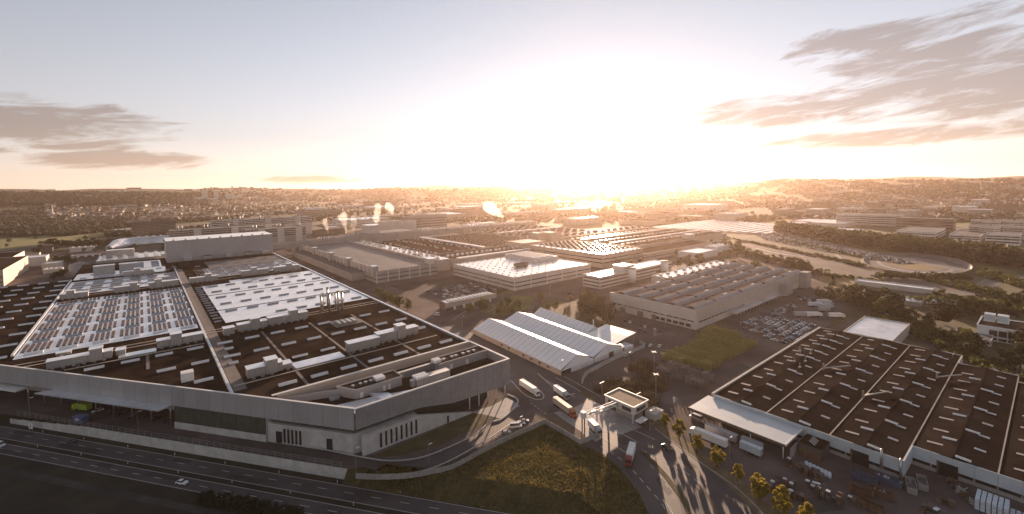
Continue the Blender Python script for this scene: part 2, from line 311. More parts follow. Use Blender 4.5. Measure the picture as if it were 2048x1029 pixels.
dashes(smooth_line(pxs([(1283, 900), (1322, 920), (1370, 945), (1400, 968)])), .28, 2.6, 2.2, .085, mb)
ribbon(smooth_line(pxs([(1325, 1000), (1333, 1015), (1345, 1060)])), .25, .085, mb=mb); ribbon(smooth_line(pxs([(1327, 1000), (1342, 1022), (1362, 1060)])), .25, .085, mb=mb)
dashes(smooth_line(pxs([(1062, 807), (1080, 820), (1096, 832)])), .3, 1.6, 1.2, .085, mb)
dashes(smooth_line(pxs([(1300, 930), (1325, 960), (1350, 1000)])), .16, 2.6, 3.2, .085, mb)
for l in ([(1045, 755), (1085, 785)], [(1085, 757), (1150, 795)], [(1110, 755), (1170, 788)], [(1128, 753), (1200, 793)], [(1195, 870), (1250, 905)], [(1225, 858), (1275, 885)], [(1250, 853), (1310, 880)]): ribbon(pxs(l), .3, .085, mb=mb)
for k in range(9): ribbon([FF(-8 - k * 2.7, 0.5 + k * 0), FF(-8 - k * 2.7, 0.6)], .1, .085, mb=mb)
struct(mb, 'road_marking', paint)
def kerb(l, w=.5, h=.15, mat=conc, name='kerb'): return struct(ribbon(smooth_line(pxs(l)), w, 0, h), name, mat)
kerb([(1076, 748), (1095, 765), (1125, 790), (1150, 788)]); kerb([(1022, 762), (1050, 790), (1078, 800), (1087, 790), (1060, 768)])
sheet(pxs([(1062, 772), (1082, 795), (1072, 798), (1035, 772)]), .09, 'verge', grass_m)
sheet(pxs([(1150, 772), (1178, 800), (1195, 805), (1170, 783)]), .09, 'verge', grass_m)
sheet(pxs([(1140, 820), (1180, 800), (1205, 812), (1262, 838), (1285, 855), (1240, 870), (1190, 862)]), .07, 'gate_forecourt', M('forecourt_slab', (.25, .24, .24), (.34, .325, .32), .3, .75, detail=8))
sheet(pxs([(1107, 826), (1122, 822), (1205, 875), (1192, 885)]), .075, 'gate_island', M('forecourt_slab', (.3,) * 3))
struct(ribbon(smooth_line(pxs([(1282, 902), (1320, 940), (1352, 980), (1372, 1012), (1385, 1060)])), 2.0, 0, .12), 'road_median', grass_m)
struct(ribbon(smooth_line(pxs([(1398, 970), (1420, 1000), (1432, 1030), (1440, 1070)])), 1.2, 0, .10), 'road_median', M('bare_soil', (0, 0, 0)))
struct(ribbon(smooth_line(pxs([(1310, 858), (1345, 884), (1400, 925), (1465, 970), (1520, 1022), (1550, 1070)])), .6, 0, .13), 'kerb', conc_d)
sheet(pxs([(1300, 848), (1310, 840), (1350, 868), (1420, 915), (1480, 960), (1560, 1029), (1580, 1075), (1545, 1075), (1515, 1029), (1450, 965), (1350, 890)]), .068, 'tree_verge', M('dry_verge', (.11, .08, .045), (.20, .145, .085), .25, .95, c3=(.15, .11, .06)))
# grass knoll in the fork
knoll = pxs([(735, 957), (820, 957), (900, 943), (1000, 890), (1090, 851), (1163, 893), (1203, 907), (1242, 940), (1276, 982), (1298, 1031), (1300, 1100)]) + [FF(-90, -1.9), FF(-14, -1.9)]
kb = sheet(knoll, .05, 'grass_knoll', grass_m)
# lawns and verges round the works
lawn = M('lawn', (.05, .065, .012), (.16, .15, .03), .05, .95, c3=(.09, .10, .02), detail=8)
sheet([(149, 330), (165, 345), (172, 420), (158, 470), (149, 470)], .07, 'lawn', lawn)
sheet([(250, 372), (300, 395), (330, 372), (296, 360)], .07, 'lawn', lawn)
sheet([(215, 480), (302, 480), (302, 372), (262, 362), (250, 400), (215, 440)], .07, 'car_park', asphalt)
kerb([(905, 640), (935, 622), (975, 610), (990, 615), (975, 625)], .4); 
sheet([(236, 300), (262, 300), (300, 330), (300, 350), (262, 340), (228, 325)], .07, 'lawn', lawn)
sheet([(268, 215), (312, 250), (312, 320), (270, 300)], .07, 'rough_grass', grass_m)
# ---- far ground: test track, roads, meadows
sheet(pxs([(1470, 470), (1560, 490), (1700, 515), (1800, 530), (1960, 560), (1890, 620), (1750, 600), (1640, 560), (1560, 545), (1480, 500)]), .08, 'test_track_ground', M('track_ground', (.055, .050, .038), (.115, .094, .075), .02, .85, detail=8))
gold = M('dry_meadow', (.13, .09, .03), (.24, .165, .06), .02, .95, detail=8)
sheet(pxs([(1640, 545), (1700, 552), (1780, 570), (1820, 578), (1760, 580), (1680, 575), (1640, 560)]), .11, 'dry_meadow', gold)
def ell(cx_, cy_, a, b, rot, n=40): return [(cx_ + a * math.cos(t) * math.cos(rot) - b * math.sin(t) * math.sin(rot), cy_ + a * math.cos(t) * math.sin(rot) + b * math.sin(t) * math.cos(rot)) for t in np.linspace(0, 2 * math.pi, n, endpoint=False)]
oc = tuple((np.array(G(1828, 512)) + np.array(G(1828, 553))) / 2); ot = math.atan2(G(1930, 545)[1] - G(1725, 530)[1], G(1930, 545)[0] - G(1725, 530)[0])
L_ = math.dist(G(1930, 545), G(1728, 530)) / 2
tracks = M('track_asphalt', (.10, .09, .085), (.15, .135, .125), .05, .7)
pale = M('track_concrete', (.28, .25, .235), (.36, .33, .31), .05, .7)
W_ = math.dist(G(1828, 512), G(1828, 553)) / 2 * .9
sheet(ell(*oc, L_, W_, ot), .12, 'banked_track', tracks); sheet(ell(*oc, L_ * .80, W_ * .76, ot), .14, 'track_apron', pale)
sheet(ell(*oc, L_ * .72, W_ * .66, ot), .16, 'track_inner_lane', tracks); sheet(ell(*oc, L_ * .60, W_ * .50, ot), .18, 'infield_meadow', gold)
e = ell(*oc, L_ * 1.02, W_ * 1.03, ot, 60); e2 = ell(*oc, L_ * 1.10, W_ * 1.12, ot, 60); e3 = ell(*oc, L_ * 1.16, W_ * 1.2, ot, 60); mb = MB()
def BH(i): return 2.0 + 3.6 * (.5 + .5 * math.cos(2 * math.pi * i / 60))
for i in range(60):
    j = (i + 1) % 60
    mb.quad([(*e[i], .13), (*e2[i], BH(i)), (*e2[j], BH(j)), (*e[j], .13)], 0); mb.quad([(*e2[i], BH(i)), (*e3[i], .1), (*e3[j], .1), (*e2[j], BH(j))], 1)
struct(mb, 'track_banking', [tracks, M('bank_scrub', (.03, .034, .012), (.07, .06, .024), .15, .95)])
ol = G(1835, 590); sheet(ell(*ol, 60, 38, ot), .12, 'test_loop_road', tracks); sheet(ell(*ol, 50, 29, ot), .14, 'loop_infield', M('track_ground', (0, 0, 0)))
mb = MB()
for l in ([(1512, 497), (1560, 508), (1610, 514)], [(1565, 503), (1612, 512)], [(1655, 511), (1670, 522)], [(1668, 515), (1688, 528)], [(1672, 510), (1686, 520)]): ribbon(smooth_line(pxs(l)), 5, .2, mb=mb)
struct(mb, 'concrete_strip', pale)
rd = smooth_line(pxs([(1440, 412), (1470, 432), (1495, 448), (1560, 465), (1640, 485), (1740, 508), (1900, 535), (2060, 560)]))
struct(ribbon(rd, 30, .25), 'expressway', M('far_road', (.20, .17, .15), (.28, .24, .21), .03, .6))
struct(ribbon(smooth_line(pxs([(1690, 600), (1740, 625), (1800, 655), (1860, 690), (1940, 740), (2060, 800)])), 9, .09), 'side_road', yard)
struct(ribbon(smooth_line(pxs([(1640, 585), (1720, 610), (1800, 640), (1870, 672)])), 1.0, .1, .5), 'track_wall', conc)
struct(ribbon(smooth_line(pxs([(1990, 560), (1930, 600), (1870, 640), (1900, 620)])), 16, .1), 'side_road', tracks)
sheet(pxs([(1500, 466), (1535, 463), (1700, 498), (1850, 528), (1800, 530), (1650, 505), (1530, 482)]), .2, 'vehicle_storage_yard', asphalt)
sheet([(1010, 385), (1300, 385), (1350, 680), (985, 680)], .22, 'car_port_ground', asphalt)
sheet(pxs([(0, 470), (120, 464), (225, 467), (180, 480), (60, 492), (0, 498)]), .5, 'mown_field', M('mown_field', (.11, .11, .025), (.20, .18, .05), .008, .95))
sheet(pxs([(1500, 440), (1640, 432), (1800, 440), (1740, 455), (1620, 462), (1540, 452)]), .5, 'dry_meadow', gold)
sheet(pxs([(1900, 440), (2048, 450), (2048, 470), (1960, 462), (1890, 450)]), .5, 'park_meadow', M('park', (.07, .075, .02), (.15, .13, .04), .01, .95))
sheet(pxs([(1640, 668), (1700, 640), (1960, 730), (2048, 780), (2048, 700), (1880, 630), (1990, 650), (2048, 620), (2048, 580), (1900, 610), (1700, 610)]), .045, 'scrub_ground', grass_m)
# grass tufts on the knoll
tm = MB(); kp = np.array(knoll)
def inside(x, y, poly):
    c = False; n_ = len(poly)
    for i in range(n_):
        x0, y0 = poly[i]; x1, y1 = poly[i - 1]
        if (y0 > y) != (y1 > y) and x < (x1 - x0) * (y - y0) / (y1 - y0) + x0: c = not c
    return c
k = 0
while k < 15000:
    x, y = random.uniform(kp[:, 0].min(), kp[:, 0].max()), random.uniform(kp[:, 1].min(), kp[:, 1].max())
    if not inside(x, y, knoll): continue
    k += 1
    a = random.uniform(0, 6.3); h = random.uniform(.25, .75) * (1 + .5 * vnoise(x / 6, y / 6)); w = random.uniform(.14, .34); dx, dy = math.cos(a) * w, math.sin(a) * w; lx, ly = random.uniform(-.3, .3), random.uniform(-.3, .3)
    tm.quad([(x - dx, y - dy, .04), (x + dx, y + dy, .04), (x + lx, y + ly, .04 + h)])
for k in range(7000):
    s_ = -random.uniform(4, 110); u = random.random(); x, y = FF(s_, -11.4 + 9.6 * u); z = -3.95 + 3.97 * u
    a = random.uniform(0, 6.3); h = random.uniform(.2, .6); w = random.uniform(.14, .34); dx, dy = math.cos(a) * w, math.sin(a) * w
    tm.quad([(x - dx, y - dy, z), (x + dx, y + dy, z), (x + random.uniform(-.3, .3), y + random.uniform(-.3, .3), z + h)])
props(tm.build('grass', leafmat('grass_blades', (.09, .09, .020), (.27, .20, .07))), label='rough dry grass tufts covering the knoll by the gate road', kind='stuff', cat=None)

# ================================================================== MAIN FACTORY HALL
mf = wthing('factory_hall', 'huge flat-roofed factory hall with slanted grey metal front and rows of white skylights', 'factory', *FF(0, 0))
RZ = 19.0
up_poly = [FF(300, 1.0), FF(0, 1.0), (64.8, 218), (145, 218), (145, 731), (150, 731), (150, 790), (-60, 790), (-60, 660), (-150, 660)]
up_poly = [FF(300, .6), FF(44, .6), (145, 218), (145, 731), (150, 731), (150, 790), (-60, 790), (-60, 660), (-150, 660)]
part(MB().prism(up_poly, 11.0, RZ, 0, 1), 'upper_wall', [clad_b, roof_d], mf)
low_poly = [FF(300, 14), FF(96, 14), FF(96, 1.0), FF(44, 1.0), (144.6, 217.6), (144.6, 731), (149.6, 731), (149.6, 789.6), (-59.6, 789.6), (-59.6, 659), (-149, 659)]
part(MB().prism(low_poly, 0, 10.98), 'lower_wall', greyw, mf)
# office wing behind the sharp corner: lower deck, concrete plinth, glass band
deck = [FF(0.6, .6), FF(43.9, .7), (145.4, 217.8), (145.4, 182.6)]
part(MB().prism(deck, 11.0, 15.4, 0, 1), 'deck', [clad, roof_d], mf)
part(MB().prism([FF(1.5, 2.0), FF(43.8, 2.0), (112, 217), (112, 184.5)], 8.6, 10.98), 'window_band', glass_g, mf)
pl = MB().prism([FF(1.5, .8), FF(43.8, .8), (92, 217), (92, 180.5)], 0, 8.58); part(pl, 'plinth', conc, mf)
mb = MB(); mb.v = [(92, 179.6, 0), (121, 179.6, 0), (121, 179.6, .3), (92, 179.6, 8.6), (92, 181, 0), (121, 181, 0), (121, 181, .3), (92, 181, 8.6)]
mb.f = [(0, 1, 2, 3), (5, 4, 7, 6), (3, 2, 6, 7), (1, 5, 6, 2), (0, 3, 7, 4)]; mb.m = [0] * 5; part(mb, 'plinth_wing', conc, mf)
part(MB().box(66.5, 92, 179.6, 181.2, 0, 8.6), 'plinth_wing', conc, mf)
part(MB().box(92.1, 138, 190, 216, 0, 10.9), 'undercroft_wall', glass_g, mf)
slot = MB().box(-.45, .45, -.12, .2, 0, 6.2).mesh('slot_window', glass)
for k in range(8): instw(slot, 'slot_window', mf, 74.2 + k * 2.35, 179.58, 1.0)
instw(MB().box(-.5, .5, -.12, .2, 0, 3.2).mesh('door', glass), 'door', mf, 107, 179.58, .2)
for k in range(5): p = FF(27 + k * 2.0, .62); instw(slot, 'slot_window', mf, *p, .8, FANG)
for s_, w_ in ((12.5, 2.6), (37.8, 2.8)): instw(MB().box(-w_ / 2, w_ / 2, -.1, .3, 0, 5.0).mesh('door', glass), 'door', mf, *FF(s_, .6), .5, FANG)
# cladding: slanted front, one panel every 7.4 m
cps = [MB().box(-3.63, 3.63, -.15, .3, 11.0, 20.0).mesh('cladding_panel', c_) for c_ in clad_v]
for k in range(40): instw(random.choice(cps), 'cladding_panel', mf, *FF(3.7 + k * 7.4, .15), 0, FANG)
# perforated right-hand front: two rows of panels, lower edge steps up then dips
xs = np.linspace(64.6, 146, 17)
def skirt(x): return float(np.interp(x, [64, 93, 112, 146], [11.0, 11.0, 7.2, 6.4]))
for a, b in zip(xs[:-1], xs[1:]):
    for r in range(2):
        za, zb = (lambda x: skirt(x) if r == 0 else 15.3), (lambda x: 15.24 if r == 0 else 19.6)
        m_ = MB(); A, B_ = a + .14, b - .14; y0, y1 = 181.7, 182.2
        pts = [(A, y0, za(A)), (B_, y0, za(B_)), (B_, y0, zb(B_)), (A, y0, zb(A)), (A, y1, za(A)), (B_, y1, za(B_)), (B_, y1, zb(B_)), (A, y1, zb(A))]
        m_.v = pts; m_.f = [(0, 1, 2, 3), (5, 4, 7, 6), (3, 2, 6, 7), (1, 0, 4, 5), (1, 5, 6, 2), (4, 0, 3, 7)]; m_.m = [0] * 6
        part(m_, 'cladding_panel', clad2, mf)
for a in xs: part(MB().box(a - .07, a + .07, 181.55, 181.75, skirt(a) - .1, 19.6), 'fin', clad, mf)
part(MB().box(145.5, 146.2, 182.3, 217.9, 6.6, 19.6), 'end_wall', clad, mf)
part(MB().prism([(92.2, 182.3), (145.4, 182.3), (145.4, 217.7), (92.2, 217.7)], 10.7, 10.97), 'soffit', clad, mf)
for k in range(5): part(MB().tube((122 + k * 5.6, 183.6, 0), (122 + k * 5.6, 183.6, 10.7), .28), 'column', white, mf, True)
# copings and parapets
cop = MB(); ribbon([FF(300, .35), FF(0, .35), ], .9, 19.9, 20.15, cop); part(cop, 'coping', white, mf)
part(MB().box(64.2, 146.4, 181.6, 182.5, 19.6, 20.05), 'coping', white, mf); part(MB().box(145.4, 146.4, 182.6, 218.6, 19.6, 20.05), 'coping', white, mf)
part(MB().box(43, 145.5, 217.4, 218.5, 15.5, 20.0), 'hall_parapet', clad_b, mf); part(MB().box(41, 146, 217.3, 218.7, 20.0, 20.2), 'coping', white, mf)
part(MB().box(144.6, 146.0, 218.8, 731, 18.0, 20.0), 'coping', roof_z, mf)
part(MB().prism([FF(.8, .9), FF(43.6, .9), FF(43.6, 1.4), FF(.8, 1.4)], 15.4, 19.9), 'inner_parapet', clad, mf)
part(MB().prism([FF(43.6, 1.5), (66.2, 208.6), (66.2, 208.0), FF(43.2, 1.5)], 15.4, 18.6), 'deck_screen', clad, mf)
# roof sections
def roofsec(x0, x1, y0, y1, mat, h=.22): return part(MB().box(x0, x1, y0, y1, RZ + .02, RZ + h), 'roof_section', mat, mf)
roofsec(-58, 26.4, 364, 533, roof_z); roofsec(-58, 26.4, 562, 640, roof_z); roofsec(-58, 20, 655, 700, roof_z); roofsec(-10, 17, 702, 770, roof_w)
roofsec(42, 144, 364.5, 522, roof_w); roofsec(66, 144, 522.2, 536, roof_w); roofsec(52, 144, 568, 640, roof_z); roofsec(60, 144, 642, 700, roof_g)
roofsec(57.5, 82.5, 244.5, 254, roof_z, .5); roofsec(-13, 3.5, 326, 333, roof_z, .6)
walk = M('roof_walkway', (.12, .10, .09), (.17, .145, .13), .3, .8)
for x in (57, 86, 115, -.6, -29): part(MB().box(x - .7, x + .7, (220 if x > 40 else 217 - .0 + (57 - x) * 1.38), 326, RZ + .02, RZ + .12), 'walkway', walk, mf)
part(MB().box(29.3, 34.5, 236, 660, RZ + .02, RZ + .16), 'walkway', walk, mf)
for y, x0, x1 in ((242.6, 30, 138), (345, -56, 144), (351, -56, 144), (324, -34, 26), (552, -58, 140)): part(MB().box(x0, x1, y - .35, y + .35, RZ + .02, RZ + .35), 'pipe_run', clad_b, mf)
part(MB().box(27.4, 28.6, 232, 536, RZ, RZ + 1.3), 'ridge_beam', skyl, mf); part(MB().box(27.4, 28.6, 546, 668, RZ, RZ + 1.3), 'ridge_beam', skyl, mf)
part(MB().box(-59.8, -58.6, 372, 655, RZ, RZ + 1.2), 'ridge_beam', skyl, mf)
for y in (470, 406): part(MB().box(42, 143, y, y + .5, RZ + .22, RZ + .5), 'roof_joint', steel_d, mf)
# skylights: barrel vaults 7.6 x 2.3 m on a 14.36 x 28.3 m grid
def vault(L, W, H_, mat, n=5):
    prof = [(-W / 2, 0)] + [(-W / 2 * math.cos(t), .35 + H_ * math.sin(t)) for t in np.linspace(0, math.pi, n)] + [(W / 2, 0)]
    return MB().xprofile(prof, -L / 2, L / 2).mesh('skylight', mat)
sk_w, sk_g, sk_s = vault(7.8, 2.4, .75, skyl), vault(7.8, 2.4, .7, skyl_g), vault(5.2, 2.0, .6, skyl_g)
XR = [50 + 14.36 * k for k in range(7)]; XL = [21 - 14.36 * k for k in range(10)]
def front_ok(x, y): p = np.array([x, y]) - FC; return float(p @ FN) > 4 and y > 221
for y in (229, 288.5, 316.6):
    for x in [35.6] + XR + XL:
        if front_ok(x - 4, y) and not (y > 300 and x > 100 and x < 112): instw(sk_w, 'skylight', mf, x, y, RZ)
for x, y in ((20, 260), (36, 303), (34.5, 276), (64, 262.5), (79, 263), (136.5, 262)): instw(sk_w, 'skylight', mf, x, y, RZ, 0, (1 if x > 40 or x < 30 else .55, 1 if x < 60 or x > 80 else .55, 1))
for k in range(7):
    y = 371 + 28.3 * k
    for x in XL:
        if x > -58 and k < 6: instw(sk_g if k else sk_w, 'skylight', mf, x, y, RZ + .2)
        elif x < -60 and front_ok(x, y): instw(sk_w, 'skylight', mf, x, y + 1.5, RZ)
    if 1 <= k < 6:
        for i, x in enumerate(XR): instw(sk_g, 'skylight', mf, x, y, RZ + .2)
for x in (79, 93.1, 107.4, 121.8, 136.2): instw(sk_g, 'skylight', mf, x, 372.5, RZ + .2)
for k in range(16): instw(sk_s, 'skylight', mf, 38.2 + (k % 2) * .8, 372 + k * 9.6, RZ, 0, (1.1 if k % 2 else .8, .8, 1))
for k in range(10):
    for x in XL:
        if x < -60 and 570 + k * 28 < 655: instw(sk_w, 'skylight', mf, x, 570.6 + 28.3 * k, RZ)
for k, y in enumerate((568, 582, 596, 610, 624, 638, 662, 684)):
    for x in XL[:6]: instw(sk_s, 'skylight', mf, x + (7 if k % 2 else 0), y, RZ + .2, 0, (1, .8, .8))
    if y > 570:
        for x in XR[1:] if k % 2 else XR: instw(sk_s, 'skylight', mf, x + (7 if k % 2 else 0), y + 2, RZ + .2, 0, (1, .8, .8))
for i in range(2):
    for j in range(4): instw(sk_g, 'skylight', mf, -4 + 15 * i, 712 + 14 * j, RZ + .2)
# photovoltaic strips between the skylights
pvm = [MB().box(-.82, .82, -8.4, 8.4, 0, .4).mesh('roof_panel', m_) for m_ in (panel_d, panel_b)]
for k in range(6):
    for x in XL[:6]:
        for j in range(5):
            if k == 5 and x < -30: pass
            instw(pvm[0], 'roof_panel', mf, x - 5.2 + j * 2.55, 385.2 + 28.3 * k, RZ + .22, 0, (1, 1 if k < 5 else .55, 1))
for k, y in enumerate((575, 589, 603, 617, 631)):
    for x in XL[:6]: instw(pvm[1], 'roof_panel', mf, x, y, RZ + .22, 0, (5.4, .45, 1))
    for x in XR:
        for j in range(5): instw(pvm[k % 2 if x > 90 else 0], 'roof_panel', mf, x - 5.2 + j * 2.55, y + 1, RZ + .22, 0, (.8, .48, 1))
# plant rooms
rib = ribbed('plant_ribbed', (.40, .40, .40), 'X', 1.2, .4, .45, .9)
def plant(x0, x1, y, d=6.0, h=4.6, tower=None, hb=None):
    u = part(MB().box(x0, x1, y - d / 2, y + d / 2, RZ + .4, RZ + h), 'plant_room', rib, mf)
    sub(MB().box(x0 - .3, x1 + .3, y - d / 2 - .3, y + d / 2 + .3, RZ + h, RZ + h + .3), 'plant_roof', roof_w, u, mf)
    if tower is not None:
        sub(MB().box(tower - 2.6, tower + 2.6, y - d / 2 - .8, y + d / 2 - 1, RZ + .4, RZ + h + 2.6), 'vent_tower', rib, u, mf)
        sub(MB().box(tower - 2.9, tower + 2.9, y - d / 2 - 1.1, y + d / 2 - .7, RZ + h + 2.6, RZ + h + 2.95), 'tower_roof', roof_w, u, mf)
    for k in range(int((x1 - x0) / 4)): sub(MB().box(x0 + 1.5 + k * 4, x0 + 3.0 + k * 4, y - d / 2 - 1.6, y - d / 2 - .5, RZ + .05, RZ + 1.1), 'vent_box', steel, u, mf)
plant(36.5, 52, 250, tower=47); plant(52.2, 56.5, 251, h=2.6); plant(86, 104, 252, h=5); plant(104.4, 122, 255, tower=119, h=5.5); plant(122.4, 131.5, 257, h=4.4)
plant(-41, -15.5, 333, h=4.2, tower=-22); plant(4, 26, 334, h=4.4, tower=13); plant(37, 43, 335, h=4.4); plant(45, 62, 337, h=4.6, tower=55); plant(63, 88, 339, h=5.2, tower=79); plant(-14, -10, 335, h=3)
plant(-57, -39, 545, tower=-50); plant(-22, -4, 547, h=5, tower=-8); plant(3, 25.5, 548, h=5.4, tower=10); plant(34.5, 58, 550, h=5, tower=50); plant(80, 106, 556, h=5.4, tower=92); plant(112, 139, 559, h=5.2, tower=128)
plant(-18, 8, 648, h=5, tower=-6); plant(-44, -26, 690, h=9, d=10); plant(-22, -6, 690, h=9, d=10); plant(10, 20, 600, h=2.2); plant(-40, -34, 356, h=1.6, d=3)
part(MB().box(11.5, 16.5, 264, 269, RZ, RZ + 4.2), 'roof_house', white, mf)
# steel flues
for k, (x, y) in enumerate(((103, 352), (105.5, 344), (108, 356), (112, 350), (114.5, 343), (110, 338), (100.5, 347))):
    f_ = part(MB().tube((x, y, RZ), (x, y, RZ + 12 + (k % 3) * 1.6), .75, .7, 10), 'flue', steel, mf, True)
    sub(MB().tube((x, y, RZ + 12 + (k % 3) * 1.6), (x, y, RZ + 13.2 + (k % 3) * 1.6), 1.1, 1.1, 10), 'flue_cap', steel, f_, mf)
part(MB().box(96, 114, 300, 317, RZ + .05, RZ + .5).box(98, 112, 303, 314, RZ + .5, RZ + .6), 'roof_frame', steel_d, mf)
for k in range(4): part(MB().box(99 + k * 3.4, 101 + k * 3.4, 304, 313, RZ + .6, RZ + 1.6), 'roof_grating', steel, mf)
# on the deck
ph = part(MB().prism([(66, 208.4), (71.5, 199), (93.5, 199), (93.5, 208.4)], 15.42, 19.6, 0, 1), 'penthouse', [clad, roof_b], mf)
sub(MB().box(82, 86.5, 202, 206, 19.6, 21.0), 'roof_hatch', skyl, ph, mf)
for x in (71, 74.5, 77, 79.5): sub(MB().box(x, x + 1.3, 203, 204.5, 19.6, 20.4), 'roof_fan', steel, ph, mf)
for x, w in ((73, 1.6), (84, 1.2), (86.5, 1.2)): sub(MB().box(x, x + w, 198.9, 198.98, 15.5, 18.0), 'door', white, ph, mf)
for e_ in ([(65.8, 208.6), (71.3, 198.8), (93.7, 198.8), (93.7, 208.6), (65.8, 208.6)],): sub(ribbon(e_, .45, 19.6, 20.1), 'rim', clad, ph, mf)
ph = part(MB().box(115, 145, 200, 208.5, 15.42, 19.6, 0, 1), 'penthouse', [clad, roof_b], mf)
for x in (119, 124, 126.5, 131, 134.5, 138): sub(MB().box(x, x + 1.6, 203, 204.8, 19.6, 20.5), 'roof_fan', steel, ph, mf)
sub(MB().box(113.5, 117.5, 202.4, 206.2, 19.6, 21.1), 'roof_hatch', skyl, ph, mf)
for x in (121, 131): sub(MB().box(x, x + 1.8, 199.9, 199.98, 15.5, 18.0), 'door', white, ph, mf)
sub(ribbon([(114.8, 208.7), (114.8, 199.8), (145.2, 199.8), (145.2, 208.7), (114.8, 208.7)], .45, 19.6, 20.1), 'rim', clad, ph, mf)
part(MB().box(93.6, 114.8, 205.5, 207.2, 15.42, 18.9), 'louvre_wall', rib, mf)
ac = part(MB().box(97.5, 116, 191.5, 196, 15.9, 19.2), 'air_handler', rib, mf); sub(MB().box(97.5, 104, 191.3, 196.2, 19.2, 20.2), 'top_module', skyl, ac, mf); sub(MB().tube((96.6, 193.6, 16), (96.6, 193.6, 19), 1.5, 1.5, 10), 'intake', steel, ac, mf)
part(MB().box(95, 118, 189.5, 191.2, 15.42, 15.9), 'plinth_slab', roof_z, mf)
part(MB().prism([FF(3, 3.2), FF(15, 3.2), FF(15, 8), (78, 196), (100, 189), (100, 187), (76, 186)], 15.42, 15.9), 'deck_path', roof_z, mf)
part(MB().prism([(77, 198.5), (84, 193), (84, 189), (79, 189)], 15.95, 17.0), 'ramp', roof_z, mf)
part(MB().box(62, 66, 205, 207.5, 15.42, 16.6), 'roof_hatch', skyl_g, mf)
# left-hand glazing, canopy and yard door
for k in range(13): part(MB().prism([FF(45 + k * 3.9, .4), FF(48.7 + k * 3.9, .4), FF(48.7 + k * 3.9, .95), FF(45 + k * 3.9, .95)], 3.2, 10.95), 'window', glass_g, mf)
part(MB().prism([FF(44.5, .3), FF(95.8, .3), FF(95.8, .95), FF(44.5, .95)], 0, 3.15), 'plinth', conc, mf)
part(MB().prism([FF(97, -.1), FF(174, -.1), FF(178, -5.2), FF(98, -5.2)], 10.4, 10.95), 'canopy', roof_z, mf)
part(MB().prism([FF(196, 5), FF(226, 5), FF(226, -3), FF(196, -3)], 8.4, 9.3), 'canopy', white, mf)
for k in range(9): part(MB().tube((*FF(100 + k * 12, 2.0), 0), (*FF(100 + k * 12, 2.0), 11), .3), 'column', steel, mf, True)
# high-bay warehouse rising from the roof
hb = wthing('high_bay_warehouse', 'tall windowless grey box with a white roof rising behind the skylit roof', 'warehouse', 23, 731.2)
part(MB().box(23, 147, 731.2, 789, RZ - 19, 46.0), 'wall', clad, hb); part(MB().box(22.6, 147.4, 730.9, 789.4, 46.0, 46.9, 0, 1), 'roof', [clad, roof_w], hb)
for k in range(9): part(MB().box(30 + k * 13, 32 + k * 13, 735, 738, 46.9, 48.2), 'roof_vent', steel, hb)
for k, x in enumerate((40, 62, 86, 110, 130)): part(MB().box(x, x + 9, 716 + (k % 2) * 4, 730.8, 21, 24.5, 0, 1), 'annex', [clad, roof_b if k % 2 else roof_z], hb)
